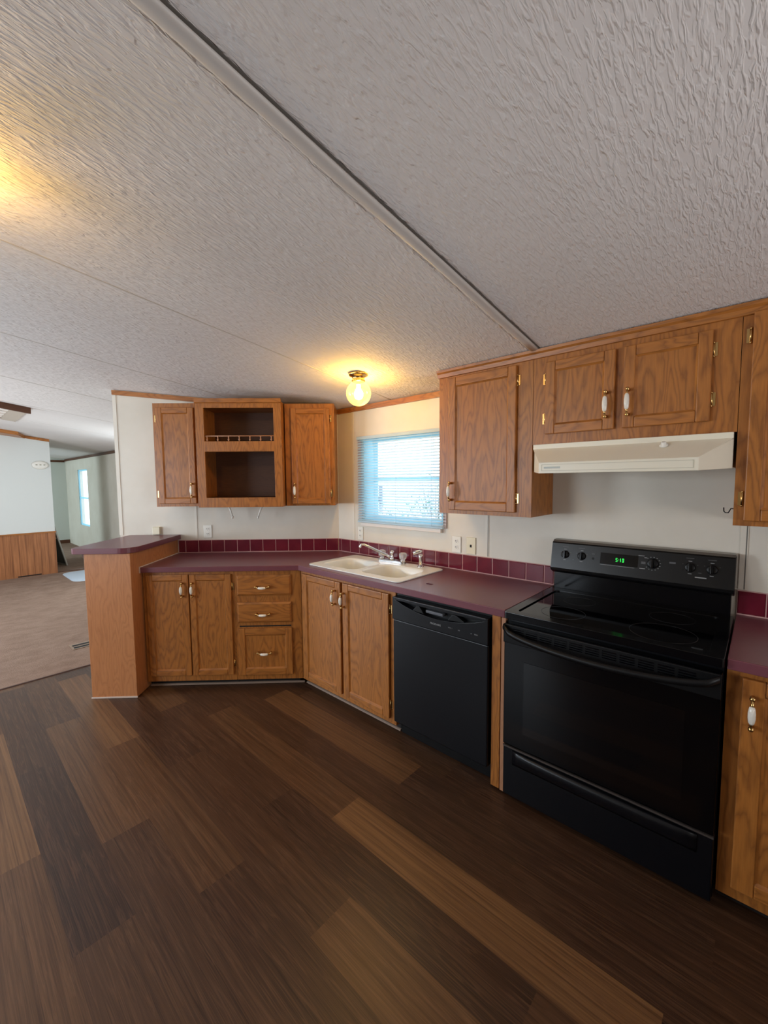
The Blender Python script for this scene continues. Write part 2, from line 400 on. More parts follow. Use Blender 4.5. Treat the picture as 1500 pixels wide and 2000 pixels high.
# --- plank floor: one mesh, a face per plank carrying its own tone
def plank_floor():
    w = .183; x = -1.82; 
    while x > XL: x -= w
    ends = {-1.82: -1.25, -1.637: -.441, -1.454: -1.063, -1.271: -1.352, -1.088: -2.065, -.905: -1.445, -2.003: -.73, -2.186: -1.155, -2.369: -.595, -.722: -.35, -.539: -1.69}
    over = {(-1.82, -1.25, 1): .62, (-1.82, -1.25, 2): .85, (-1.637, -.441, 0): .40, (-1.637, -.441, 1): .22, (-1.637, -.441, -1): .72, (-1.454, -1.063, 0): .05, (-1.454, -1.063, 1): .35,
            (-1.271, -1.352, 0): .95, (-1.271, -1.352, 1): .6, (-1.271, -1.352, 2): .3, (-1.088, -2.065, 1): .25, (-1.088, -2.065, 0): .3, (-.905, -1.445, 0): .22, (-.905, -1.445, 1): .75,
            (-2.003, -.73, 0): .4, (-2.003, -.73, 1): .7, (-2.186, -1.155, 1): .08, (-2.186, -1.155, 0): .5, (-2.369, -.595, 1): .95, (-2.369, -.595, 0): .72, (-.722, -.35, 0): .45, (-.722, -.35, 1): .2, (-1.82, -1.25, 0): .3}  # leftmost listed column's far plank has warm reflections put into its tone
    V, F, UV, T = [], [], [], []
    rnd = random.Random(3)
    while x < 0.0:
        x1 = min(x+w, 0.0); key = round(x, 3); e = ends.get(key, rnd.uniform(-1.2, 0)); L = 1.235
        k0 = int(math.floor((YN-e)/L))
        for k in range(k0, int((YC-e)/L)+2):
            a, b = e+k*L, e+(k+1)*L
            # the plank whose near end is e + k L; slot number counts from e
            a2, b2 = max(a, YN), min(b, YC)
            if b2 <= a2: continue
            slot = k+1
            tone = over.get((key, ends.get(key), slot), rnd.choice([.1, .2, .3, .35, .45, .55, .7]))
            n = len(V); V += [(x, a2, 0), (x1, a2, 0), (x1, b2, 0), (x, b2, 0)]; F.append((n, n+1, n+2, n+3))
            UV += [(x, a2), (x1, a2), (x1, b2), (x, b2)]; T += [(tone, rnd.random(), 0, 1)]*4
        x += w
    me = bpy.data.meshes.new('floor'); me.from_pydata(V, [], F); me.update()
    u = me.uv_layers.new(name='UVMap'); ca = me.color_attributes.new('tone', 'FLOAT_COLOR', 'CORNER')
    for p in me.polygons:
        for li in p.loop_indices: u.data[li].uv = UV[me.loops[li].vertex_index]; ca.data[li].color = T[me.loops[li].vertex_index]
    me.materials.append(FLOOR)
    o = bpy.data.objects.new('floor', me); COL.objects.link(o); return struct(o, 'dark brown wood plank floor of the kitchen')
plank_floor()
m = MB(); m.box(XL, 0, YC, YF, -.05, .004); struct(m.build('floor', CARPET), 'beige carpet floor beyond the plank floor')
m = MB(); m.box(XL, 0, YN, YC, -.06, -.002); struct(m.build('floor', DARK))
m = MB(); m.prism([(-.012, .0), (.012, .0), (.006, .006), (-.006, .006)], XL+.01, -1.0, 'x'); 
def shift(mb, d): mb.v = [tuple(Vector(v)+Vector(d)) for v in mb.v]; return mb
struct(shift(m, (0, YC, 0)).build('trim_1', plain('brown_edge_strip', rgb(70, 46, 36), .5)), 'dark edge strip between plank floor and carpet')

# --- ceiling (two slopes) with its battens
m = MB(); x0 = XL
m.prism([(0.1, ceil_z(.1)), (RIDGE, ceil_z(RIDGE)), (XL-.1, ceil_z(XL)), (XL-.1, ceil_z(XL)+.12), (RIDGE, ceil_z(RIDGE)+.12), (.1, ceil_z(.1)+.12)], YN-.1, YF+.1, 'y')
struct(m.build('ceiling', CEIL), 'sloping ceiling with crinkled white texture')
def batten(n, y, x0, x1, w, h, mat, label):
    m = MB(); prof = []
    for k in range(7):
        t = math.pi*k/6; prof.append((y-w/2*math.cos(t), -h*math.sin(t)**.7 if 0 < k < 6 else 0.004))
    R = []
    for i in range(25):
        x = x0+(x1-x0)*i/24; R.append([(x, p[0]+.002*math.sin(x*7), ceil_z(x)+p[1]) for p in prof])
    m.rings(R, closed=True, cap0=True, cap1=True); return struct(m.build(n, mat), label)
batten('trim_2', -1.852, RIDGE, -.30, .044, .012, BATTC, 'raised batten running up the ceiling above the camera')
m = MB(); m.quad([(RIDGE, -1.884, ceil_z(RIDGE)-.0015), (-.30, -1.884, ceil_z(-.3)-.0015), (-.3, -1.875, ceil_z(-.3)-.0015), (RIDGE, -1.875, ceil_z(RIDGE)-.0015)])
struct(m.build('trim_2', SEAM))
for i, y in enumerate((-.617, .59, 1.83, 3.05, 4.28)):
    batten('trim_%d' % (3+i), y, RIDGE, -.004, .012, .002, BATTC, None)

# --- walls
def wall_holes(name, F, x0, x1, z0, top, holes, mat, y0=-.1, y1=0., label=None):
    m = MB(F); xs = sorted({x0, x1} | {h[0] for h in holes} | {h[1] for h in holes})
    for a, b in zip(xs, xs[1:]):
        hs = [h for h in holes if h[0] <= a and h[1] >= b]
        if hs: m.box(a, b, y0, y1, z0, hs[0][2]); m.box(a, b, y0, y1, hs[0][3], top)
        else: m.box(a, b, y0, y1, z0, top)
    return struct(m.build(name, mat), label)
WS0, WS1, WZ0, WZ1 = .30, 1.10, 1.205, 1.865
FS0, FS1, FZ0, FZ1 = -9.2, -8.35, .55, 1.84
wall_holes('wall_right', FB, -YF, -YN, 0, ZC, [(WS0, WS1, WZ0, WZ1), (FS0, FS1, FZ0, FZ1)], WALL, label='cream wall with the kitchen window')
# diagonal wall with sloping top
UE = 1.88
m = MB(FA)
m.prism([(0, 0), (UE, 0), (UE, ZC+SL*.697*UE), (0, ZC)], -.10, 0, 'y'); struct(m.build('wall_diagonal', WALL), 'cream diagonal wall behind the open shelf cabinet')
# return wall behind it
e = FA(UE, -.1, 0)
m = MB(); m.prism([(e.x, 0), (0, 0), (0, ZC), (e.x, ceil_z(e.x))], e.y-.02, e.y+.06, 'y'); struct(m.build('wall_back', WALL))
# end wall with wainscot
m = MB(); xa = -.985
m.prism([(XL, .713), (xa, .713), (xa, ceil_z(xa)), (RIDGE, ceil_z(RIDGE)), (XL, ceil_z(XL))], YE, YE+.1, 'y'); struct(m.build('wall_end', plain('end_wall_vinyl', rgb(214, 216, 212), .55, bump=.08)), 'pale end wall above the wainscot')
m = MB(); m.box(XL, xa, YE-.012, YE+.1, 0, .713); struct(m.build('wall_end', WAINS), 'orange wood wainscot on the end wall')
m = MB(); m.box(XL, xa+.01, YE-.026, YE, .70, .722, 'x'); struct(m.build('trim_8', OAK), 'oak cap along the top of the wainscot')
m = MB(); m.prism([(xa, ceil_z(xa)-.045), (xa, ceil_z(xa)-.003), (RIDGE, ceil_z(RIDGE)-.003), (RIDGE, ceil_z(RIDGE)-.045)], YE-.03, YE, 'y', 'x'); struct(m.build('trim_9', OAK), 'oak trim where the end wall meets the ceiling')
m = MB(); m.box(xa-.06, xa, YE+.1, YE+1.6, 0, ceil_z(xa)-.02); struct(m.build('wall_hall', WALL))
m = MB(); m.box(XL, 0, YF, YF+.1, 0, 2.75); struct(m.build('wall_far', plain('far_wall_vinyl', rgb(212, 216, 208), .55, bump=.08)), 'pale green white wall of the far room')
m = MB(); m.box(-2.6, -.005, YF-.012, YF-.001, .0, .09, 'x'); struct(m.build('baseboard_far', OAKC))
m = MB(); m.box(XL-.1, XL, YN-.1, YF+.1, 0, 2.75); struct(m.build('wall_left', WALL))
m = MB(); m.box(XL-.1, .1, YN-.1, YN, 0, 2.75); struct(m.build('wall_front', WALL))
# ceiling line trims
def ctrim(F, a0, a1, za0, za1, h, name, label, y1=.016, mat=OAK):
    m = MB(F); m.prism([(a0, za0-h), (a1, za1-h), (a1, za1-.001), (a0, za0-.001)], .001, y1, 'y', 'x'); return struct(m.build(name, mat), label)
ctrim(FB, .02, 1.27, ZC-.003, ZC-.003, .040, 'trim_10', 'oak trim along the ceiling above the window')
ctrim(FA, .0, UE, ZC-.004, ZC+SL*.697*UE-.004, .038, 'trim_11', 'oak trim along the ceiling of the diagonal wall')
ctrim(FB, -YF, -YE, ZC-.003, ZC-.003, .05, 'trim_12', 'dark trim along the ceiling of the far room', mat=OAKC)
m = MB(); m.box(-2.6, -.02, YF-.016, YF-.001, 2.06, 2.11, 'x'); struct(m.build('trim_13', OAKC))
m = MB(FA); m.box(UE-.026, UE+.004, -.104, .004, 1.076, ZC+SL*.697*UE-.045); struct(m.build('trim_14', BATTEN), 'white corner trim on the end of the diagonal wall')
m = MB(FA); m.box(1.222, 1.242, .0005, .004, 1.035, 1.33); struct(m.build('trim_15', BATTEN))
for i, (s, z0, z1, dark) in enumerate([(.19, 1.03, 2.095, 0), (1.432, 1.03, 1.325, 1), (2.682, 1.03, 1.34, 1)]):
    m = MB(FB); m.box(s-.013, s+.013, .0005, .0035, z0, z1); struct(m.build('trim_%d' % (16+i), BATTEN))
    if dark:
        m = MB(FB); m.box(s+.0055, s+.0095, .0036, .004, z0, z1); struct(m.build('trim_%d' % (16+i), SEAM))

# --- kitchen window and far window
def window(n, F, x0, x1, z0, z1, rail, fwid, label, depth=.07, fw2=None):
    fw2 = fw2 or fwid
    fr = MB(F)
    for a, b, c, d in ((x0, x0+fwid, z0, z1), (x1-fw2, x1, z0, z1), (x0+fwid, x1-fw2, z0, z0+.035), (x0+fwid, x1-fw2, z1-.035, z1), (x0+fwid, x1-fw2, rail-.018, rail+.018)):
        fr.box(a, b, -depth, -.015, c, d)
    w = struct(fr.build('window_%d' % n, FRAMEW, bevel=.002), label)
    g = MB(F); g.box(x0+fwid, x1-fw2, -depth+.02, -depth+.024, z0+.035, z1-.035); g.build('pane', GLASS, w)
    return w
window(1, FB, WS0, WS1, WZ0, WZ1, 1.535, .11, 'white framed kitchen window behind the blind', fw2=.03)
window(2, FB, FS0, FS1, FZ0, FZ1, 1.19, .03, 'tall bright window in the far room', depth=.035)
m = MB(FB)   # casing and sill of the kitchen window
m.box(.262, WS0, .001, .012, 1.19, 1.885); m.box(WS1, 1.125, .001, .012, 1.19, 1.885); m.box(.262, 1.125, .001, .012, WZ1, 1.885)
struct(m.build('trim_20', plain('window_casing', rgb(196, 178, 172), .5)), 'pale casing around the kitchen window')
m = MB(FB); m.box(.30, 1.09, .001, .028, 1.158, 1.185); struct(m.build('trim_21', plain('sill_white', rgb(226, 214, 204), .45), bevel=.003), 'white sill under the kitchen window')

# window and door frames added on solid walls behind the unseen daylight lamps
def added_window(name, c, half, h, axis, label):
    m = MB(); t = .05
    for a0, a1, z0, z1 in ((-half-t, -half, c[2]-h-t, c[2]+h+t), (half, half+t, c[2]-h-t, c[2]+h+t), (-half, half, c[2]-h-t, c[2]-h), (-half, half, c[2]+h, c[2]+h+t), (-.02, .02, c[2]-h, c[2]+h)):
        if axis == 'x': m.box(c[0]-.015, c[0]+.015, c[1]+a0, c[1]+a1, z0, z1)
        else: m.box(c[0]+a0, c[0]+a1, c[1]-.015, c[1]+.015, z0, z1)
    w = struct(m.build(name, FRAMEW), label); g = MB()
    if axis == 'x': g.box(c[0]-.003, c[0]+.003, c[1]-half, c[1]+half, c[2]-h, c[2]+h)
    else: g.box(c[0]-half, c[0]+half, c[1]-.003, c[1]+.003, c[2]-h, c[2]+h)
    g.build('pane', GLASS, w)
added_window('window_3', (-4.98, 2.9, 1.35), 1.1, .65, 'x', 'added wide window frame behind the unseen living room lamp')
added_window('window_4', (-4.98, .2, 1.5), .75, .55, 'x', 'added window frame behind the unseen dining lamp')
added_window('window_5', (-4.98, 8.9, 1.3), .8, .65, 'x', 'added window frame behind the unseen far room lamp')
added_window('window_6', (-1.7, -4.785, 1.3), .8, .5, 'y', 'added window frame behind the unseen ceiling fill lamp')
added_window('added_door_1', (-.018, 4.0, 1.2), .45, .8, 'x', 'added glazed door frame behind the unseen entry lamp')

# outside the window
m = MB(); m.box(.4, 40, -30, 30, -.75, -.7); struct(m.build('ground', GROUND), 'pale ground outside the window')

# ================================================================ HARDWARE
def handle_v(parent, F, x, z0, z1, y):
    m = MB(F); zc = (z0+z1)/2; h = (z1-z0)/2
    for sg in (-1, 1):
        m.lathe([(.006, 0), (.0075, .004), (.005, .010), (.0075, .018), (.008, .024), (.005, .030)], (x, y, zc+sg*(h-.008)), (0, 1, 0), 10)
        m.ball((x, y+.024, zc+sg*(h-.006)), .0085, 10)
        m.tube([(x, y+.024, zc+sg*(h-.008)), (x, y+.030, zc+sg*(h-.022)), (x, y+.032, zc+sg*(h-.032))], [.005, .0045, .007], 8)
    m.cur = 1
    m.tube([(x, y+.032, zc-h+.028), (x, y+.033, zc-h+.034), (x, y+.034, zc-.008), (x, y+.034, zc+.008), (x, y+.033, zc+h-.034), (x, y+.032, zc+h-.028)], [.006, .0085, .0105, .0105, .0085, .006], 12)
    return lab(m.build('handle', [BRASS, CERAM], parent), 'brass and white ceramic handle')
def handle_h(parent, F, x0, x1, z, y):
    m = MB(F); xc = (x0+x1)/2; h = (x1-x0)/2
    for sg in (-1, 1):
        m.lathe([(.006, 0), (.0075, .004), (.005, .010), (.0075, .018), (.008, .024), (.005, .030)], (xc+sg*(h-.008), y, z), (0, 1, 0), 10)
        m.ball((xc+sg*(h-.006), y+.024, z), .0085, 10)
        m.tube([(xc+sg*(h-.008), y+.024, z), (xc+sg*(h-.022), y+.030, z-.004), (xc+sg*(h-.032), y+.032, z-.006)], [.005, .0045, .007], 8)
    m.cur = 1
    m.tube([(xc-h+.028, y+.032, z-.005), (xc-h+.034, y+.033, z-.006), (xc, y+.034, z-.007), (xc+h-.034, y+.033, z-.006), (xc+h-.028, y+.032, z-.005)], [.006, .0085, .0105, .0085, .006], 12)
    return lab(m.build('handle', [BRASS, CERAM], parent), 'brass and white ceramic handle')
def hinge(parent, F, x, z, y, side=1):
    m = MB(F); m.box(x-.006, x+.006, y, y+.004, z-.026, z+.026); m.tube([(x-side*.007, y+.006, z-.024), (x-side*.007, y+.006, z+.024)], .0045, 8)
    for k in (-1, 1): m.ball((x-side*.007, y+.006, z+k*.026), .005, 8)
    return lab(m.build('hinge', BRASS, parent), 'brass hinge')
def door(parent, F, x0, x1, z0, z1, y, fr=.045, frz=.04, thick=.019, name='door', mat=OAK):
    """framed door with a recessed flat panel, front face at y+thick"""
    m = MB(F); y1 = y+thick; e = .0005
    m.box(x0, x0+fr, y, y1, z0, z1, 'z'); m.box(x1-fr, x1, y, y1, z0, z1, 'z')
    m.box(x0+fr+e, x1-fr-e, y, y1, z0, z0+frz, 'x'); m.box(x0+fr+e, x1-fr-e, y, y1, z1-frz, z1, 'x')
    d = m.build(name, mat, parent, bevel=.004, seg=3)
    p = MB(F); p.box(x0+fr-.004, x1-fr+.004, y+.004, y+.009, z0+frz-.004, z1-frz+.004, 'z'); p.build('panel', mat, d)
    # moulded inner edge
    q = MB(F)
    for (a, b, c, dd) in ((x0+fr, x0+fr+.007, z0+frz, z1-frz), (x1-fr-.007, x1-fr, z0+frz, z1-frz)):
        s = 1 if a < (x0+x1)/2 else -1; aa, bb = (a, b) if s > 0 else (b, a)
        q.prism([(aa, y+.009), (bb, y+.009), (aa, y1-.003)], c, dd, 'z')
    for (c, dd) in ((z0+frz, z0+frz+.007), (z1-frz, z1-frz-.007)):
        pts = [(y+.009, c), (y+.009, dd), (y1-.003, c)]
        q.prism(pts, x0+fr, x1-fr, 'x', 'x')
    q.build('moulding', mat, d)
    return d
def slab_front(parent, F, x0, x1, z0, z1, y, thick=.019, name='drawer'):
    m = MB(F); e = .012
    R = [[(x0, y, z0), (x1, y, z0), (x1, y, z1), (x0, y, z1)]]
    m.box(x0, x1, y, y+thick*.55, z0, z1, 'x')
    a, b = y+thick*.55, y+thick
    P0 = [(x0, a, z0), (x1, a, z0), (x1, a, z1), (x0, a, z1)]; P1 = [(x0+e, b, z0+e), (x1-e, b, z0+e), (x1-e, b, z1-e), (x0+e, b, z1-e)]
    for i in range(4):
        q = [P0[i], P0[(i+1) % 4], P1[(i+1) % 4], P1[i]]; m.quad(q, [m.guv(p, 'x') for p in q])
    m.quad(P1, [m.guv(p, 'x') for p in P1])
    return m.build(name, OAK, parent, bevel=.0015)
def carcass(parent, F, x0, x1, y1, z0, z1, bays, name='body', frame=.019, y0=.002, top=None, mat=OAK):
    """box with a face frame; bays = openings (x0,x1,z0,z1) left in the frame"""
    m = MB(F); yf = y1-frame
    m.box(x0, x1, y0, yf, z0, z1, 'z')
    xs = sorted({x0, x1} | {b[0] for b in bays} | {b[1] for b in bays})
    m.plate([(x0, z0), (x1, z0), (x1, z1), (x0, z1)], [[(b[0], b[2]), (b[1], b[2]), (b[1], b[3]), (b[0], b[3])] for b in bays], yf, y1, 'z', P=lambda a, b, t: (a, t, b))
    return m.build(name, mat, parent)

# ================================================================ WALL CABINETS, DIAGONAL WALL
YA = .3065; YF0 = YA-.019
t = thing('wall_cabinet', 'oak wall cabinet left of the open shelves, on the diagonal wall', 'cabinet', FA(1.25, .15, 1.333))
carcass(t, FA, 1.089, 1.412, YF0, 1.333, 2.140, [])
d = door(t, FA, 1.094, 1.384, 1.357, 2.104, YF0, .046, .042)
handle_v(d, FA, 1.119, 1.402, 1.520, YA)
for z in (2.02, 1.432): hinge(d, FA, 1.393, z, YF0, 1)
t = thing('wall_cabinet', 'oak wall cabinet right of the open shelves, beside the window', 'cabinet', FA(.2, .15, 1.330))
carcass(t, FA, .003, .391, YF0, 1.330, 2.134, [])
d = door(t, FA, .040, .342, 1.345, 2.098, YF0, .041, .042)
handle_v(d, FA, .318, 1.392, 1.512, YA)
for z in (2.018, 1.428): hinge(d, FA, .028, z, YF0, -1)
# open shelf cabinet
t = thing('open_shelf_cabinet', 'open oak shelf cabinet with two empty compartments and a little gallery rail', 'cabinet', FA(.72, .17, 1.328))
X0, X1, YS, Z0, Z1 = .401, 1.052, .374, 1.328, 2.158
m = MB(FA)
m.plate([(X0, Z0), (X1, Z0), (X1, Z1), (X0, Z1)], [[(.460, 1.403), (.988, 1.403), (.988, 1.757), (.460, 1.757)], [(.460, 1.836), (.988, 1.836), (.988, 2.088), (.460, 2.088)]], YS-.02, YS, 'z', P=lambda a, b, t: (a, t, b))
m.build('face_frame', OAK, t, bevel=.0015)
m = MB(FA); m.box(X0, X0+.014, .002, YS-.02, Z0, Z1-.02); m.box(X1-.014, X1, .002, YS-.02, Z0, Z1-.02); m.box(X0+.014, X1-.014, .002, YS-.02, Z1-.05, Z1-.02, 'x'); m.box(X0+.014, X1-.014, .002, YS-.02, Z0, Z0+.018, 'x')
m.build('body', OAK, t)
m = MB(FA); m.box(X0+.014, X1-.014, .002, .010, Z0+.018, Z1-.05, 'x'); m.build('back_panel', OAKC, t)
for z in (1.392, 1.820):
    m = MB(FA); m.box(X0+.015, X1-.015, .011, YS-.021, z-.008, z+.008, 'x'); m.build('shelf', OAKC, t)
m = MB(FA); m.tube([(.460, YS-.012, 1.877), (.988, YS-.012, 1.877)], .0045, 8)
g = m.build('gallery_rail', OAKB, t)
for k in range(7):
    u = .482+k*.0815; m = MB(FA)
    m.lathe([(.004, 0), (.0045, .006), (.0075, .013), (.004, .020), (.0035, .030), (.006, .036), (.004, .040)], (u, YS-.012, 1.8365), (0, 0, 1), 10); m.build('spindle', OAKB, g)
m = MB(FA); m.prism([(YS-.001, Z1-.036), (YS+.010, Z1-.03), (YS+.012, Z1), (YS-.001, Z1)], X0-.002, X1+.002, 'x', 'x'); m.build('crown_strip', OAK, t, bevel=.0015)

# ================================================================ WALL CABINETS, WINDOW WALL
YB = .3; YBF = .320
t = thing('wall_cabinet', 'tall oak wall cabinet hanging right of the window', 'cabinet', FB(1.55, .15, 1.325))
carcass(t, FB, 1.268, 1.844, YB, 1.325, 2.160, [])
d = door(t, FB, 1.345, 1.760, 1.348, 2.116, YB, .046, .048)
handle_v(d, FB, 1.366, 1.400, 1.514, YBF)
for z in (2.040, 1.423): hinge(d, FB, 1.770, z, YB, 1)
t = thing('wall_cabinet', 'short two door oak cabinet above the range hood', 'cabinet', FB(2.25, .15, 1.700))
carcass(t, FB, 1.846, 2.648, YB, 1.700, 2.160, [])
d = door(t, FB, 1.912, 2.222, 1.748, 2.100, YB, .046, .045)
handle_v(d, FB, 2.192, 1.796, 1.918, YBF)
for z in (2.02, 1.825): hinge(d, FB, 1.902, z, YB, -1)
d = door(t, FB, 2.255, 2.563, 1.748, 2.100, YB, .046, .045)
handle_v(d, FB, 2.279, 1.796, 1.918, YBF)
for z in (2.025, 1.833): hinge(d, FB, 2.572, z, YB, 1)
t = thing('wall_cabinet', 'tall oak wall cabinet right of the range hood, cut by the frame edge', 'cabinet', FB(3.0, .15, 1.338))
carcass(t, FB, 2.650, 3.45, YB, 1.338, 2.168, [])
d = door(t, FB, 2.680, 3.06, 1.358, 2.134, YB, .048, .045)
for z in (2.053, 1.443): hinge(d, FB, 2.667, z, YB, -1)
d = door(t, FB, 3.07, 3.44, 1.358, 2.134, YB, .048, .045)
# crown moulding over the whole run
m = MB(FB); m.prism([(YB-.004, 2.1615), (YB+.0, 2.128), (YB+.009, 2.130), (YB+.013, 2.150), (YB+.022, 2.158), (YB+.024, 2.171), (YB-.004, 2.171)], 1.262, 3.45, 'x', 'x')
tag(m.build('crown_moulding', OAK, off=FB(2.3, YB, 2.128)), 'long oak crown moulding along the top of the cabinets by the stove', 'moulding')

# range hood
t = thing('range_hood', 'almond metal range hood mounted under the short cabinet', 'range hood', FB(2.25, .2, 1.56))
HS0, HS1 = 1.856, 2.640
m = MB(FB); m.box(HS0, HS1, .003, .300, 1.565, 1.699)
m.box(HS0, HS1, .300, .318, 1.676, 1.699)
L0, L1, LY = 1.930, 2.545, .425
top = [(HS0, .300, 1.676), (HS1, .300, 1.676)]; lip = [(L0, LY, 1.603), (L1, LY, 1.603)]
m.quad([(HS0, .318, 1.676), (HS1, .318, 1.676), (L1, LY, 1.603), (L0, LY, 1.603)])
m.quad([(L0, LY, 1.603), (L1, LY, 1.603), (L1, LY, 1.552), (L0, LY, 1.552)])
m.quad([(HS0, .318, 1.676), (L0, LY, 1.603), (L0, LY, 1.552), (HS0, .30, 1.560), (HS0, .30, 1.676)])
m.quad([(HS1, .318, 1.676), (HS1, .30, 1.676), (HS1, .30, 1.560), (L1, LY, 1.552), (L1, LY, 1.603)])
m.quad([(HS0, .30, 1.560), (L0, LY, 1.552), (L1, LY, 1.552), (HS1, .30, 1.560)])
m.build('hood_shell', HOODW, t, bevel=.002)
m = MB(FB)
for a, b, c, dd in ((1.945, 2.530, 1.592, 1.594), (1.945, 2.530, 1.563, 1.565), (1.943, 1.945, 1.563, 1.594), (2.530, 2.532, 1.563, 1.594)): m.box(a, b, LY, LY+.0012, c, dd)
m.build('trim_shadow_line', plain('hood_shadow_line', rgb(196, 188, 168), .5), t)
m = MB(FB); m.box(1.955, 2.03, LY, LY+.001, 1.574, 1.583); m.build('name_strip', plain('hood_badge', rgb(184, 186, 178), .4), t)
m = MB(FB); m.lathe([(.016, 0), (.016, .002), (.010, .004), (.009, .016), (.007, .018)], (2.420, .345, 1.659), (0, .55, .83), 16); m.build('knob', CREAMW, t)

# black wire hook
m = MB(FB); z = 1.392
m.tube([(2.648, .10, z), (2.634, .10, z), (2.630, .10, z-.010), (2.626, .10, z-.018), (2.616, .10, z-.018), (2.611, .10, z-.012), (2.610, .10, z+.004)], .0022, 8)
m.lathe([(.006, 0), (.006, .0015)], (2.6495, .10, z), (-1, 0, 0), 10)
tag(m.build('wire_hook', IRON, off=FB(2.648, .10, z)), 'small black wire hook on the side of the right wall cabinet', 'hook')

# towel holder arms under the shelf cabinet
for u0, u1, g in ((.893, .864, 'left'), (.619, .655, 'right')):
    m = MB(FA); m.box(u0-.022, u0+.022, .13, .19, 1.3205, 1.3275)
    m.tube([(u0, .16, 1.322), ((u0+u1)/2, .16, 1.285), (u1, .16, 1.232)], [.008, .007, .006], 8)
    m.lathe([(.013, -.004), (.013, .004)], (u1, .16, 1.232), (1, 0, .2), 12)
    tag(m.build('towel_holder_arm', CREAMW, off=FA(u0, .16, 1.3275)), 'white paper towel holder arm, the %s one of two under the shelves' % g, 'towel holder', 'towel holder arms under the shelf cabinet')

# ================================================================ BASE CABINETS
BF = .61; BD = BF-.019
t = thing('base_cabinet', 'two door oak base cabinet beside the peninsula', 'cabinet', FA(1.05, .3, 0))
carcass(t, FA, .728, 1.386, BD, .050, .873, [(.760, 1.02, .11, .83), (1.075, 1.34, .11, .83)], mat=OAK)
m = MB(FA); m.box(.728, 1.386, .02, .545, .003, .050); m.build('toe_kick', DARK, t)
d = door(t, FA, 1.055, 1.357, .096, .853, BD, .044, .042); handle_v(d, FA, 1.095, .690, .800, BF)
d = door(t, FA, .748, 1.047, .096, .853, BD, .044, .042); handle_v(d, FA, 1.022, .690, .800, BF)
for z in (.76, .18): hinge(d, FA, .738, z, BD, -1)
t = thing('base_cabinet', 'three drawer oak base cabinet in the bend of the counter', 'cabinet', FA(.5, .3, 0))
m = MB(FA); m.prism([(BD*COT+.002, BD-.0), (.03, .04), (.726, .04), (.726, BD)], .050, .873, 'z'); m.build('body', OAK, t)
m = MB(FA); m.plate([(BD*COT+.002, .05), (.726, .05), (.726, .873), (BD*COT+.002, .873)], [], BD-.001, BD, 'z', P=lambda a, b, t: (a, t, b)); 
m2 = MB(FA); m2.box(.27, .726, .10, .545, .003, .050); m2.build('toe_kick', DARK, t)
d = slab_front(t, FA, .314, .708, .691, .843, BD); handle_h(d, FA, .462, .572, .760, BF)
d = slab_front(t, FA, .314, .710, .488, .639, BD); handle_h(d, FA, .462, .572, .558, BF)
d = door(t, FA, .312, .708, .090, .444, BD, .050, .050, name='drawer'); handle_h(d, FA, .458, .568, .266, BF)
# dark strip puts shade into the gap above the bottom drawer
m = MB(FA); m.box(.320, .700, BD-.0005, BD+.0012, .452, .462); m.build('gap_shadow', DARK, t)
t = thing('base_cabinet', 'two door oak base cabinet under the sink', 'cabinet', FB(.7, .3, 0))
m = MB(FB); m.box(BD*COT+.002, 1.160, BD-.018, BD, .050, .873); m.box(1.142, 1.160, .04, BD-.018, .050, .873); m.box(.10, 1.142, .04, .052, .068, .66); m.prism([(BD*COT+.002, BD-.018), (.03, .04), (1.142, .04), (1.142, BD-.018)], .050, .068, 'z')
m.build('body', OAK, t)
m = MB(FB); m.box(.28, 1.160, .10, .545, .003, .050); m.build('toe_kick', DARK, t)
d = door(t, FB, .272, .688, .084, .853, BD, .054, .042); handle_v(d, FB, .640, .694, .800, BF)
d = door(t, FB, .710, 1.118, .084, .853, BD, .054, .042); handle_v(d, FB, .727, .690, .797, BF)
for z in (.76, .17): hinge(d, FB, 1.128, z, BD, 1)
m = MB(FB); m.box(1.793, 1.836, .02, .610, .012, .873); m.cur = 1; m.box(1.843, 1.8635, .02, .614, .012, .873); m.cur = 2; m.box(1.836, 1.843, .02, .602, .012, .873)
tag(m.build('filler_panel', [OAK, OAKB, DARK], off=FB(1.83, .3, .012)), 'narrow pale oak filler between dishwasher and stove', 'panel')
t = thing('base_cabinet', 'oak base cabinet right of the stove, cut by the frame edge', 'cabinet', FB(3.05, .3, 0))
carcass(t, FB, 2.668, 3.45, BD, .050, .873, [], mat=OAK)
m = MB(FB); m.box(2.668, 3.45, .02, .545, .003, .050); m.build('toe_kick', DARK, t)
d = door(t, FB, 2.708, 3.06, .096, .853, BD, .060, .050); handle_v(d, FB, 2.737, .690, .805, BF)
d = door(t, FB, 3.07, 3.43, .096, .853, BD, .060, .050)
# pale quarter round along the toe kicks
for i, (F, a, b) in enumerate(((FA, .236, 1.386), (FB, .236, 1.163))):
    m = MB(F); m.prism([(.546, .002), (.560, .002), (.557, .008), (.552, .012), (.546, .013)], a, b, 'x', 'x'); struct(m.build('trim_%d' % (22+i), plain('toe_strip', rgb(140, 118, 102), .7)), 'thin pale strip at the foot of the base cabinets')

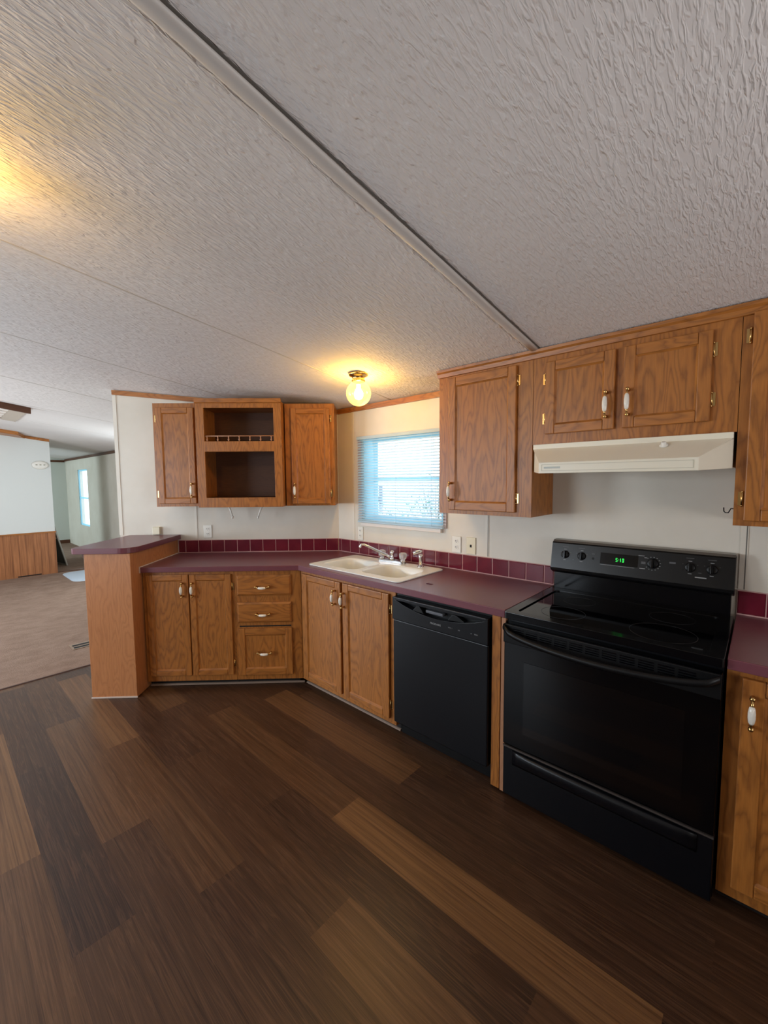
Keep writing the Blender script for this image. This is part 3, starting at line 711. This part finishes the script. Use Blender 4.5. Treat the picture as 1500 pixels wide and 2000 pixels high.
# ================================================================ PENINSULA
t = thing('peninsula', 'oak panelled half wall peninsula standing left of the base cabinets', 'peninsula', FA(1.55, .36, 0))
m = MB(FA); m.box(1.392, 1.706, .004, .726, .004, 1.034, 'z'); m.build('panelling', OAKP, t, bevel=.002)
m = MB(FA); out = [(1.366, .004)]
for k in range(9):
    a = math.pi/2*k/8; out.append((1.366+.10-.10*math.cos(a), .742-.10+.10*math.sin(a)))
for k in range(5):
    a = math.pi/2*k/4; out.append((1.800-.05+.05*math.sin(a), .742-.05+.05*math.cos(a)))
out += [(1.800, .004)]
m.plate(out, [], 1.036, 1.075); tag(m.build('bar_top', LAM, bevel=.002, off=FA(1.58, .37, 1.036)), 'burgundy laminate bar top with rounded front corners on the peninsula', 'bar top')
m = MB(FA); m.box(1.389, 1.709, .724, .731, .002, .012, 'x'); m.build('base_bead', CAULK, t)
m = MB(FA); m.box(1.708, 1.735, .60, .70, 1.008, 1.034); m.build('bracket', OAKC, t)

# ================================================================ COUNTERTOPS AND TILE
def to2(F, x, y): v = F(x, y, 0); return (v.x, v.y)
CD, CZ = .622, .914
OC = FB(.9, .3, CZ-.038)
m = MB()
m.plate([to2(FA, 1.388, .002), to2(FA, .001, .002), to2(FB, 1.863, .002), to2(FB, 1.863, CD), to2(FB, CD*COT, CD), to2(FA, 1.388, CD)],
        [[to2(FB, x, y) for x, y in rrect(.305, 1.135, .095, .540, .03, 4)]], CZ-.038, CZ)
tag(m.build('countertop', LAM, bevel=.003, off=OC), 'long burgundy laminate countertop that bends at the corner and holds the sink', 'countertop')
m = MB(FB); m.box(2.668, 3.45, .002, CD, CZ-.038, CZ)
tag(m.build('countertop', LAM, bevel=.003, off=FB(3.05, .3, CZ-.038)), 'burgundy laminate countertop right of the stove', 'countertop')
def backsplash(F, segs, z0, tile, h, label, loc, name='tile_backsplash'):
    t = thing(name, label, 'backsplash', loc)
    m = MB(F); a, b = segs[0], segs[-1]; m.box(a, b, .002, .0065, z0, z0+h+.004); m.build('grout', GROUT, t)
    m = MB(F); g = .0022
    for p, q in zip(segs, segs[1:]):
        if q-p < .01: continue
        x0, x1, zz0, zz1 = p+g, q-g, z0+.006, z0+h; e = .003
        A_ = [(x0, .0065, zz0), (x1, .0065, zz0), (x1, .0065, zz1), (x0, .0065, zz1)]; B_ = [(x0+e, .0100, zz0+e), (x1-e, .0100, zz0+e), (x1-e, .0100, zz1-e), (x0+e, .0100, zz1-e)]
        for i in range(4): m.quad([A_[i], A_[(i+1) % 4], B_[(i+1) % 4], B_[i]])
        m.quad(B_)
    m.build('tiles', TILE, t); return t
TW = .1105
backsplash(FB, [.004, .0383]+[.0383+TW*k for k in range(1, 17)]+[1.863], CZ+.0005, TW, .107, 'burgundy tile backsplash along the window wall behind the sink', FB(.9, .005, CZ))
backsplash(FA, [.006]+[TW*k for k in range(1, 13)]+[1.386], CZ+.0005, TW, .107, 'burgundy tile backsplash on the diagonal wall beside the peninsula', FA(.7, .005, CZ))
backsplash(FB, [2.668, 2.765]+[2.765+TW*k for k in range(1, 7)], CZ+.0005, TW, .107, 'burgundy tile backsplash right of the stove', FB(3.0, .005, CZ))
m = MB(FA); m.box(1.3845, 1.3905, .002, .625, CZ, CZ+.006); m.box(1.3845, 1.3905, .622, .628, CZ-.04, CZ+.006)
tag(m.build('caulk_bead', CAULK, off=FA(1.387, .3, CZ)), 'pale caulk bead between countertop and peninsula side', 'caulk')
m = MB(FB); c = (1.304, .451)
m.tube([(c[0]-.02, c[1]+.006, CZ+.0015), (c[0]-.008, c[1]-.004, CZ+.002), (c[0]+.008, c[1]+.004, CZ+.002), (c[0]+.02, c[1]-.008, CZ+.0015)], [.001, .003, .003, .001], 6)
tag(m.build('debris', plain('dark_chip', rgb(92, 40, 58), .6), off=FB(1.304, .451, CZ)), 'tiny dark chip lying on the counter above the dishwasher', 'chip')

# ================================================================ SINK AND FAUCET
t = thing('kitchen_sink', 'white double bowl drop in kitchen sink', 'sink', FB(.72, .32, CZ))
bl = [(.345, .700, .185, .500), (.742, 1.095, .185, .500)]
m = MB(FB); RT = CZ+.008
holes = [rrect(*b, .07, 6) for b in bl]
outer = rrect(.285, 1.156, .078, .562, .03, 6)
m.plate(outer, holes, CZ+.001, RT)
m.build('rim', SINK, t, bevel=.002)
for b in bl:
    m = MB(FB); R = []
    for k, (ins, z) in enumerate(((0, RT-.001), (.006, RT-.012), (.012, RT-.08), (.024, RT-.135), (.06, RT-.155), (.12, RT-.160))):
        R.append([(x, y, z) for x, y in rrect(b[0]+ins, b[1]-ins, b[2]+ins, b[3]-ins, max(.02, .07-ins*.3) if ins < .1 else .03, 6)])
    m.rings(R, cap1=True); bo = m.build('bowl', SINK, t)
    so = bo.modifiers.new('solid', 'SOLIDIFY'); so.thickness = .004; so.offset = 1
    cx, cy = (b[0]+b[1])/2, (b[2]+b[3])/2
    m = MB(FB); m.lathe([(.045, 0), (.042, .003), (.030, .003), (.028, -.004), (.002, -.004)], (cx, cy, RT-.159), (0, 0, 1), 20); m.build('drain', CHROME, bo)
t = thing('faucet', 'chrome kitchen faucet with clear knobs and a raised spout', 'faucet', FB(.72, .12, RT))
m = MB(FB); m.plate(rrect(.590, .848, .098, .146, .022, 6), [], RT, RT+.018); m.build('base', plain('brushed_chrome', (.42, .42, .43, 1), .25, 1.), t, bevel=.004)
m = MB(FB); m.lathe([(.020, 0), (.018, .012), (.013, .022), (.012, .040), (.016, .048), (.016, .062), (.008, .068)], (.722, .120, RT+.018), (0, 0, 1), 16)
m.tube([(.722, .125, RT+.030), (.690, .150, RT+.055), (.640, .185, RT+.082), (.590, .218, RT+.110), (.552, .240, RT+.128), (.530, .250, RT+.129), (.520, .252, RT+.112), (.519, .252, RT+.104)], [.010, .0095, .009, .0088, .0085, .009, .011, .011], 12)
m.build('spout', CHROME, t)
for s in (.622, .826):
    m = MB(FB); m.lathe([(.022, 0), (.020, .008), (.012, .014)], (s, .120, RT+.018), (0, 0, 1), 16); kb = m.build('knob_collar', CHROME, t)
    m = MB(FB); R = []
    for r, h in ((.014, .012), (.023, .020), (.027, .040), (.026, .056), (.018, .062)):
        R.append([(s+r*(1+.06*math.cos(8*u))*math.cos(u), .120+r*(1+.06*math.cos(8*u))*math.sin(u), RT+.018+h) for u in [2*math.pi*i/32 for i in range(32)]])
    m.rings(R, cap0=True, cap1=True); lab(m.build('knob', ACRYL, kb), 'clear faceted acrylic knob')
t = thing('sink_sprayer', 'chrome pull out sprayer standing at the right rear of the sink', 'sprayer', FB(.993, .13, RT))
m = MB(FB); m.lathe([(.024, 0), (.022, .006), (.014, .016), (.012, .024)], (.993, .13, RT), (0, 0, 1), 16); m.build('base', CHROME, t)
m = MB(FB); m.lathe([(.010, .022), (.011, .045), (.013, .070), (.014, .086)], (.993, .13, RT), (0, 0, 1), 14); m.build('body', CHROME, t)
m = MB(FB); m.tube([(1.003, .125, RT+.106), (.990, .132, RT+.109), (.968, .146, RT+.103), (.950, .158, RT+.094)], [.010, .013, .013, .012], 12); m.build('spray_head', CHROME, t)

# ================================================================ DISHWASHER
t = thing('dishwasher', 'black built in dishwasher beside the sink cabinet', 'dishwasher', FB(1.475, .32, 0))
m = MB(FB); m.box(1.168, 1.788, .02, .585, .10, .868); m.build('tub_body', BLACKM, t)
m = MB(FB); m.box(1.172, 1.782, .585, .628, .100, .722); d = m.build('door', BLACKS, t, bevel=.006, seg=3)
# control panel with a lens-shaped pocket
m = MB(FB)
P0, P1 = 1.172, 1.782
pocket_top = [(1.200+(1.755-1.200)*k/12, .838-.004*math.sin(math.pi*k/12)) for k in range(13)]
pocket_bot = [(1.200+(1.755-1.200)*k/12, .838-.050*math.sin(math.pi*k/12)**.8) for k in range(12, -1, -1)]
lens = pocket_top+pocket_bot[1:-1]
m.plate([(P0, .724), (P1, .724), (P1, .855), (P0, .855)], [lens], .592, .634, 'z', P=lambda a, b, t: (a, t, b))
cp = m.build('control_panel', BLACKS, t, bevel=.002)
m = MB(FB); m.box(P0, P1, .586, .594, .76, .852); m.build('pocket_back', BLACKM, cp)
m = MB(FB); m.prism([(1.315, .800), (1.345, .834), (1.365, .834), (1.395, .795)], .594, .630, 'y'); m.build('handle_grip', BLACKM, cp, bevel=.003)
m = MB(FB); m.prism([(1.545, .795), (1.575, .832), (1.60, .832), (1.655, .803)], .594, .628, 'y'); m.build('handle_grip', BLACKM, cp, bevel=.003)
m = MB(FB); m.box(1.405, 1.515, .594, .626, .806, .822); m.build('latch', plain('grey_latch', rgb(96, 98, 104), .3), cp, bevel=.003)
m = MB(FB); m.box(P0+.01, P1-.01, .628, .638, .849, .856); m.build('top_lip', plain('dark_grey_lip', rgb(58, 60, 66), .25), cp, bevel=.002)
for a, b, zz in ((1.555, 1.572, .762), (1.578, 1.580, .762), (1.615, 1.626, .761), (1.688, 1.694, .762), (1.708, 1.728, .762)):
    m = MB(FB); m.box(a, b, .6335, .6345, zz-.003, zz+.003); m.build('indicator', GREYD, cp)
m = MB(FB); m.box(1.175, 1.785, .50, .560, .004, .096); m.build('toe_panel', BLACKM, t)
m = MB(FB); m.lathe([(.012, 0), (.012, .02), (.006, .02), (.006, .07)], (1.70, .48, .0), (0, 0, 1), 10); m.build('foot', CHROME, t)
def text(body, s, w, z, size, mat, parent, name='lettering', ext=.0006):
    c = bpy.data.curves.new('t', 'FONT'); c.body = body; c.size = size; c.align_x = 'CENTER'; c.align_y = 'CENTER'; c.extrude = ext
    o = bpy.data.objects.new('t', c); COL.objects.link(o); dg = bpy.context.evaluated_depsgraph_get(); dg.update()
    me = bpy.data.meshes.new_from_object(o.evaluated_get(dg)); bpy.data.objects.remove(o)
    R = Matrix(((0, 0, -1), (-1, 0, 0), (0, 1, 0)))     # text x -> +s, text y -> up, out of the wall
    off = Vector(parent['_o']) if '_o' in parent else Vector((0, 0, 0))
    P = FB(s, w, z)-off
    for v in me.vertices: v.co = R @ v.co + P
    me.materials.clear(); me.materials.append(mat)
    q = bpy.data.objects.new(name, me); COL.objects.link(q); q.parent = parent; return q
text('FRIGIDAIRE', 1.475, .6345, .760, .0135, GREYL, cp)

# ================================================================ STOVE
S0, S1 = 1.868, 2.662; SF = .645
t = thing('electric_range', 'black freestanding electric range with glass cooktop and lit clock', 'stove', FB(2.265, .33, 0))
m = MB(FB); m.box(S0+.002, S1-.002, .03, SF-.045, .02, .884); m.build('body', BLACKS, t)
# cooktop: raised frame and glass
m = MB(FB)
m.plate(rrect(S0, S1, .055, SF, .012, 3), [rrect(S0+.045, S1-.045, .11, SF-.045, .02, 3)], .884, .915)
m.build('cooktop_frame', BLACK, t, bevel=.005, seg=3)
m = MB(FB); m.box(S0+.044, S1-.044, .109, SF-.044, .898, .909); g = m.build('cooktop_glass', GLASSTOP, t)
for bx, by, r in ((2.075, .47, .095), (2.46, .47, .115), (2.075, .235, .075), (2.46, .235, .085)):
    m = MB(FB); m.lathe([(r, 0), (r, .0003), (r-.002, .0003), (r-.002, 0)], (bx, by, .9092), (0, 0, 1), 40, cap=False); m.build('burner_ring', plain('burner_print', rgb(34, 34, 38), .2), g)
# backguard
m = MB(FB); m.box(S0+.012, S1-.012, .012, .052, .884, 1.035); m.build('backguard', BLACK, t, bevel=.003)
m = MB(FB); m.prism([(.012, 1.020), (.050, 1.003), (.085, 1.020), (.088, 1.036), (.062, 1.170), (.052, 1.180), (.012, 1.180)], S0+.002, S1-.002, 'x'); cp = m.build('control_panel', PANELB, t, bevel=.004, seg=3)
m = MB(FB); m.prism([(.010, 1.180), (.052, 1.180), (.058, 1.176), (.050, 1.187), (.010, 1.189)], S0+.006, S1-.004, 'x'); m.build('top_strip', TOPSTRIP, cp)
# points on the tilted control face
def face(z): return .088 + (.062-.088)*(z-1.036)/(1.170-1.036)
fn = Vector((0, .982, .19)).normalized()
def onface(s, z, d=0): return (s, face(z)+d, z+d*.19)
def mark(s0, s1, z0, z1, mat=GREYL, nm='marking', par=None):
    m = MB(FB); m.quad([onface(s0, z0, .0008), onface(s1, z0, .0008), onface(s1, z1, .0008), onface(s0, z1, .0008)]); m.quad([onface(s0, z0, .0), onface(s1, z0, .0), onface(s1, z1, .0), onface(s0, z1, .0)])
    return m.build(nm, mat, par or cp)
def dial(s, z, r=.021, ring=0):
    m = MB(FB); m.lathe([(r, 0), (r*.95, .008), (r*.85, .010), (r*.5, .011)], onface(s, z, .0005), tuple(fn), 24)
    k = m.build('knob', BLACKM, cp)
    m = MB(FB); c = Vector(onface(s, z)); w = .0045
    P = []
    for dz in (-r*.9, r*.9):
        for ds in (-w, w):
            for dd in (.010, .022): P.append((s+ds, face(z+dz)+dd, z+dz+dd*.19))
    b = [P[0], P[2], P[3], P[1]]; tt = [P[4], P[6], P[7], P[5]]
    m.quad(b); m.quad(tt)
    for i in range(4): m.quad([b[i], b[(i+1) % 4], tt[(i+1) % 4], tt[i]])
    m.build('grip', BLACK, k, bevel=.001)
    mark(s-.001, s+.001, z+r*.45, z+r*.85, GREYL, 'pointer', k) if False else None
    return k
for s, z in ((1.945, 1.112), (2.030, 1.112), (2.500, 1.114), (2.580, 1.114)):
    dial(s, z)
    mark(s-.007, s+.007, z+.027, z+.0295); mark(s-.007, s+.007, z-.0295, z-.027)
    mark(s-.030, s-.025, z+.012, z+.014, GREYD); mark(s+.025, s+.030, z+.012, z+.014, GREYD)
    mark(s-.016, s+.014, z+.040, z+.0425, GREYD)
dial(2.354, 1.113, .024)
for k in range(12):
    a = math.radians(-60+k*25); r0 = .031
    ss, zz = 2.354+r0*math.sin(a+.3), 1.113+r0*math.cos(a+.3); mark(ss-.0022, ss+.0022, zz-.0012, zz+.0012, GREYL)
mark(1.985, 1.992, 1.086, 1.090, GREYD); mark(2.537-.006, 2.537+.006, 1.092, 1.095, GREYD)
mark(2.520, 2.562, 1.071, 1.0755, GREYL)
m = MB(FB); m.lathe([(.006, 0), (.005, .002)], onface(2.087, 1.106), tuple(fn), 12); m.build('indicator_lamp', BLACK, cp); mark(2.080, 2.094, 1.128, 1.1315, GREYD)
mark(2.420, 2.445, 1.122, 1.130, GREYD)
# clock module
m = MB(FB); m.quad([onface(2.122, 1.086, .0012), onface(2.292, 1.086, .0012), onface(2.292, 1.142, .0012), onface(2.122, 1.142, .0012)]); m.quad([onface(2.122, 1.086), onface(2.292, 1.086), onface(2.292, 1.142), onface(2.122, 1.142)])
ck = m.build('clock_panel', BLACK, cp)
for a in (2.132, 2.150, 2.166):
    for zz in (1.122, 1.106): mark(a, a+.011, zz, zz+.005, GREYD, 'button', ck)
mark(2.122, 2.278, 1.081, 1.0825, GREYL)
for a in (2.252, 2.268): mark(a, a+.006, 1.108, 1.114, GREYD, 'button', ck)
mark(2.292, 2.318, 1.144, 1.1465, GREYL); mark(2.318, 2.330, 1.136, 1.139, GREYL); mark(2.300, 2.324, 1.083, 1.0855, GREYL); mark(2.306, 2.324, 1.106, 1.118, GREYD)
SEG = {'5': 'afgcd', '1': 'bc', '0': 'abcdef'}
def digit(ch, s, z, w=.008, h=.018):
    m = MB(FB); tk = .0022; D = .0016
    R = {'a': (0, w, h-tk, h), 'g': (0, w, h/2-tk/2, h/2+tk/2), 'd': (0, w, 0, tk), 'f': (0, tk, h/2, h), 'b': (w-tk, w, h/2, h), 'e': (0, tk, 0, h/2), 'c': (w-tk, w, 0, h/2)}
    for g in SEG[ch]:
        a, b, c, d = R[g]; m.quad([onface(s+a, z+c, D), onface(s+b, z+c, D), onface(s+b, z+d, D), onface(s+a, z+d, D)])
    return m
for ch, s in (('5', 2.194), ('1', 2.209), ('0', 2.223)): digit(ch, s, 1.103).build('digit', LED, ck)
m = MB(FB)
for zz in (1.108, 1.115): m.quad([onface(2.2075, zz, .0016), onface(2.2090, zz, .0016), onface(2.2090, zz+.002, .0016), onface(2.2075, zz+.002, .0016)])
m.build('colon', LED, ck)
# oven door
m = MB(FB); m.box(S0+.004, S1-.004, SF-.044, SF, .282, .862); dr = m.build('oven_door', OVENGLASS, t, bevel=.004)
m = MB(FB); m.box(S0+.10, S1-.10, SF, SF+.0015, .36, .70); m.build('oven_window', plain('oven_window_glass', rgb(4, 4, 6), .03), dr)
m = MB(FB); m.box(S0+.004, S1-.004, SF, SF+.010, .775, .862)
m.build('top_band', BLACKM, dr, bevel=.003)
m = MB(FB)
for i in range(11):
    a = S0+.05+i*.062
    for k in range(4): m.box(a, a+.05, SF+.009, SF+.0125, .818+k*.009, .822+k*.009)
m.build('vent_louvres', BLACK, dr)
R = []
for i in range(25):
    f = i/24; s = S0+.008+(S1-S0-.016)*f; bow = math.sin(math.pi*f)**.45 if 0 < f < 1 else 0
    y = SF+.012+.042*bow; z = .852-.048*bow
    R.append([(s, y+.0, z-.016), (s, y+.013, z-.012), (s, y+.016, z), (s, y+.010, z+.011), (s, y-.004, z+.010), (s, y-.006, z-.010)])
m = MB(FB); m.rings(R, cap0=True, cap1=True); m.build('handle', BLACKM, dr)
# storage drawer
m = MB(FB); m.box(S0+.004, S1-.004, SF-.044, SF-.004, .030, .272); dw = m.build('storage_drawer', BLACKS, t, bevel=.004)
R = []
for i in range(21):
    f = i/20; s = S0+.05+(S1-S0-.10)*f; e = math.sin(math.pi*f)**.3 if 0 < f < 1 else 0
    R.append([(s, SF-.003, .262), (s, SF+.012*e, .256), (s, SF+.018*e, .240), (s, SF+.008*e, .205), (s, SF-.003, .190)])
m = MB(FB); m.rings(R, closed=True, cap0=True, cap1=True); m.build('pull', BLACKS, dw)
m = MB(FB); m.box(S0+.004, S1-.004, SF-.010, SF-.001, .267, .274); m.build('edge_strip', plain('grey_drawer_edge', rgb(92, 84, 80), .35, .5), dw)  # lighter grey strip along the drawer's top edge
for s in (S0+.06, S1-.06):
    m = MB(FB); m.lathe([(.018, 0), (.018, .02)], (s, .52, .0), (0, 0, 1), 12); m.build('foot', BLACKM, t)

# ================================================================ OUTLETS
def outlet(F, x, z, label, w=.070, h=.112, kind='duplex', mat=CREAMW):
    t = thing('wall_outlet' if kind == 'duplex' else 'phone_jack_plate', label, 'outlet' if kind == 'duplex' else 'wall plate', F(x, .001, z-h/2))
    m = MB(F); m.box(x-w/2, x+w/2, .001, .007, z-h/2, z+h/2); m.build('cover_plate', mat, t, bevel=.003)
    if kind == 'duplex':
        for k in (-1, 1):
            zz = z+k*.021; m = MB(F); m.plate(rrect(x-.015, x+.015, zz-.014, zz+.014, .010, 4), [], .007, .009, P=lambda a, b, t: (a, t, b)); q = m.build('socket', mat, t)
            m = MB(F); m.box(x-.008, x-.005, .009, .0095, zz-.002, zz+.008); m.box(x+.005, x+.008, .009, .0095, zz-.002, zz+.008); m.box(x-.002, x+.002, .009, .0095, zz-.010, zz-.006); m.build('slots', BLACKM, q)
    else:
        m = MB(F); m.box(x-.006, x+.006, .007, .009, z-.010, z+.008); m.box(x-.004, x+.004, .009, .0095, z-.006, z+.004); m.build('jack', DARK, t)
    return t
outlet(FB, 1.205, 1.088, 'white duplex outlet right of the window, above the tiles')
outlet(FB, 1.317, 1.088, 'almond phone jack plate right of the white outlet', kind='jack', mat=CREAM)
outlet(FB, .274, 1.090, 'small duplex outlet on the window wall behind the faucet', w=.062)
outlet(FA, 1.133, 1.098, 'white duplex outlet under the left wall cabinet, above the tiles')
m = MB(FA); m.box(1.532, 1.592, .001, .030, 1.080, 1.144)
tag(m.build('wall_box', CREAM, bevel=.003, off=FA(1.56, .001, 1.08)), 'small almond box on the wall just above the bar top', 'wall box')

# ================================================================ BLIND
t = thing('mini_blind', 'white horizontal mini blind hanging over the kitchen window', 'blind', FB(.69, .03, 1.19))
B0, B1 = .275, 1.112
m = MB(FB); m.box(B0, B1, .013, .040, 1.855, 1.880); m.build('headrail', BLIND, t, bevel=.002)
m = MB(FB); z = 1.846; n = 0; R = []
while z > 1.208:
    t0 = math.radians(27); w = .0125
    prof = []
    for k in range(4):
        a = -1+2*k/3; prof.append((.028+w*a*math.cos(t0), z-w*a*math.sin(t0)*(1)+.0016*(1-a*a)))
    m.rings([[(B0+.003, p[0], p[1]) for p in prof], [(B1-.003, p[0], p[1]) for p in prof]], closed=False)
    z -= .0212
m.build('slats', BLIND, t)
m = MB(FB); m.box(B0, B1, .018, .038, 1.188, 1.200); m.build('bottom_rail', BLIND, t, bevel=.002)
for s in (.37, .69, 1.02):
    m = MB(FB)
    for y in (.0155, .0405): m.tube([(s, y, 1.200), (s, y, 1.856)], .0008, 5)
    m.build('ladder_cord', BLIND, t)

# ================================================================ CEILING LIGHTS
def globe_light(x, y, label, power):
    zc = ceil_z(x); t = thing('globe_light', label, 'ceiling light', (x, y, zc), 'brass ceiling globes')
    m = MB(); m.lathe([(.060, 0), (.062, -.010), (.058, -.018), (.040, -.024), (.038, -.042), (.044, -.048), (.040, -.052)], (x, y, zc+.004), (0, 0, 1), 28); m.build('canopy', BRASS, t)
    c = zc-.052-.070; m = MB(); R = .080; P = [(R*math.sin(math.pi*k/20), R*math.cos(math.pi*k/20)) for k in range(3, 20)]+[(.001, -R)]
    m.lathe(P, (x, y, c), (0, 0, 1), 32, cap=False); g = m.build('glass_globe', GLOBE, t)
    m = MB(); m.lathe([(.013, .055), (.014, .03), (.028, .005), (.030, -.012), (.022, -.032), (.004, -.040)], (x, y, c), (0, 0, 1), 18); m.build('bulb', BULB, t)
    l = bpy.data.lights.new('bulb_light', 'POINT'); l.energy = power; l.color = (1, .63, .17); l.shadow_soft_size = .03
    o = bpy.data.objects.new('bulb_light', l); COL.objects.link(o); o.location = (x, y, c-.005)
globe_light(-.518, -.796, 'lit brass and amber glass globe light on the ceiling near the window', 4)
globe_light(-2.40, -1.0, 'second globe light of the ceiling, out of the left edge of the frame', 3.0)

# ================================================================ LIVING ROOM THINGS
m = MB(); z = .0045
m.box(-1.60, -1.36, 1.86, 2.02, z, z+.004); m.cur = 1
for k in range(2): m.box(-1.585, -1.375, 1.880+k*.066, 1.922+k*.066, z+.0038, z+.0048)
tag(m.build('floor_register', [plain('tan_register', rgb(150, 128, 108), .5, .3), DARK], off=(-1.48, 1.94, z)), 'tan metal floor register with two dark slots in the carpet', 'register')
m = MB(); m.box(-1.50, -1.20, YE-.016, YE-.0125, .0105, .028); tag(m.build('wall_register', DARK, off=(-1.35, YE-.014, .01)), 'thin black register slot at the foot of the wainscot', 'register')
m = MB(); m.box(xa, -.002, YE-.0, YE+.07, .0045, .012); struct(m.build('trim_30', OAKC), 'dark threshold strip to the far room')
m = MB(); m.plate(rrect(-.97, -.25, 5.03, 5.98, [.12, .16, .16, .12], 6), [], .0045, .012); tag(m.build('floor_patch', PATCH, off=(-.6, 5.5, .0045)), 'pale blue patch on the carpet beyond the peninsula', 'mat')  # thin sheet added to stand in for a pale patch on the carpet
t = thing('smoke_detector', 'round off white smoke detector on the end wall', 'detector', (-1.12, YE, 1.83))
m = MB(); R = []
for r, h in ((1, 0), (.98, .014), (.80, .026), (.35, .032), (.02, .032)): R.append([(-1.122+.112*r*math.cos(a), YE-.001-h, 1.830+.070*r*math.sin(a)) for a in [2*math.pi*k/32 for k in range(32)]])
m.rings(R, cap0=True); m.build('housing', CREAMW, t)
m = MB()
for a in (-.05, 0, .05): m.box(-1.122+a-.012, -1.122+a+.012, YE-.036, YE-.028, 1.826, 1.840)
m.build('vents', plain('detector_shadow', rgb(150, 146, 128), .6), t)
# leaning framed screen against the hall wall
t = thing('leaning_screen', 'dark door screen in a pale frame leaning beyond the end wall', 'screen', (-.80, 6.9, .005))
def FL(x, y, z):   # x along +y, z up the slanted panel
    tl = math.radians(12); return Vector((-.735-math.sin(tl)*z - y*math.cos(tl)-(x*.20), 6.74+x, .006+math.cos(tl)*z))
m = MB(FL); wS, hS = .42, 1.12
m.box(0, wS, -.01, .01, 0, .03); m.box(0, wS, -.01, .01, hS-.03, hS); m.box(0, .03, -.01, .01, .03, hS-.03); m.box(wS-.03, wS, -.01, .01, .03, hS-.03); m.box(.03, wS-.03, -.01, .01, .52, .54)
m.build('frame', plain('grey_aluminium', rgb(170, 166, 158), .4, .3), t)
m = MB(FL); m.box(.03, wS-.03, -.003, .003, .03, hS-.03); m.build('mesh_screen', plain('dark_mesh', rgb(52, 48, 42), .7), t)
# oak framed ceiling grille and oak box beyond it
t = thing('ceiling_grille', 'louvred ceiling grille with an oak edge, cut by the left frame edge', 'grille', (-2.1, 3.8, ceil_z(-2.1)))
def FC(x, y, z): return Vector((x, y, ceil_z(x)+z))
m = MB(FC); m.prism([(-2.6, 3.10), (-1.60, 3.16), (-1.60, 3.19), (-2.6, 3.13)], -.065, -.001, 'z', 'x'); m.build('oak_edge', OAKC, t)
m = MB(FC); m.prism([(-2.6, 3.13), (-1.60, 3.19), (-1.60, 3.30), (-2.6, 3.30)], -.012, -.001, 'z'); m.prism([(-1.78, 3.30), (-1.60, 3.30), (-1.58, 4.5), (-1.72, 4.5)], -.012, -.001, 'z'); m.build('frame', plain('beige_frame', rgb(186, 172, 156), .5), t)
m = MB(FC)
for k in range(6): m.box(-2.6, -1.74, 3.30+k*.21, 3.43+k*.21, -.016, -.002)
m.build('louvres', plain('pale_louvre', rgb(226, 216, 206), .5), t)
m = MB(FC); m.box(-2.6, -1.77, 3.30, 4.52, -.003, -.0005); m.build('grille_back', plain('grille_dark', rgb(96, 88, 84), .8), t)
m = MB(FC); m.prism([(-2.6, 5.72), (-1.42, 5.72), (-1.30, 6.08), (-2.6, 6.08)], -.055, -.001, 'z', 'x'); tag(m.build('ceiling_box', OAK, off=(-2, 5.9, ceil_z(-2)-.05)), 'oak box on the ceiling in front of the end wall', 'ceiling box')

# ================================================================ OUTSIDE
t = thing('shrub', 'pale leafy shrub outside the right half of the kitchen window', 'shrub', (5.4, 2.75, -.7))
rnd = random.Random(11); m = MB(); lf = MB()
def leaf(p, s):
    d = Vector((rnd.gauss(0, 1), rnd.gauss(0, 1), rnd.gauss(0, 1))).normalized(); a = d.orthogonal().normalized(); b = d.cross(a)
    lf.quad([tuple(p), tuple(p+a*s+b*s*.4), tuple(p+a*s*2), tuple(p+a*s-b*s*.4)])
bx, by = 5.4, 2.75
for k in range(46):
    a = rnd.uniform(0, 2*math.pi); el = rnd.uniform(.35, 1.4); L = rnd.uniform(1.3, 2.9)
    d = Vector((math.cos(a)*math.cos(el), math.sin(a)*math.cos(el), math.sin(el))); p0 = Vector((bx, by, -.7)); p1 = p0+d*L*.5; p2 = p0+d*L+Vector((0, 0, -.12*L))
    m.tube([tuple(p0), tuple(p1), tuple(p2)], [.03, .018, .004], 5)
    for j in range(40):
        f = rnd.uniform(.35, 1); p = p0.lerp(p1, f*2) if f < .5 else p1.lerp(p2, f*2-1)
        leaf(p+Vector((rnd.gauss(0, .09), rnd.gauss(0, .09), rnd.gauss(0, .09))), rnd.uniform(.03, .06))
m.build('branches', BARK, t); lf.build('foliage', SHRUB, t)
m = MB(); m.box(9.15, 9.25, 7.95, 8.05, -.7, 1.35); m.box(9.1, 9.3, 8.05, 8.45, .70, .95); m.box(9.17, 9.23, 8.2, 8.3, -.7, .70)
tag(m.build('mailbox_post', plain('grey_post', rgb(120, 128, 140), .7), off=(9.2, 8.0, -.7)), 'grey post with a box outside the left half of the kitchen window', 'post')

GROUPS = {'wall_cabinet': 'oak wall cabinets', 'base_cabinet': 'oak base cabinets', 'wall_outlet': 'duplex wall outlets', 'countertop': 'burgundy countertops', 'tile_backsplash': 'burgundy tile backsplashes'}
for o in list(bpy.data.objects):
    if '_o' in o: del o['_o']
    k = o.name.split('.')[0]
    if o.parent is None and k in GROUPS: o['group'] = GROUPS[k]
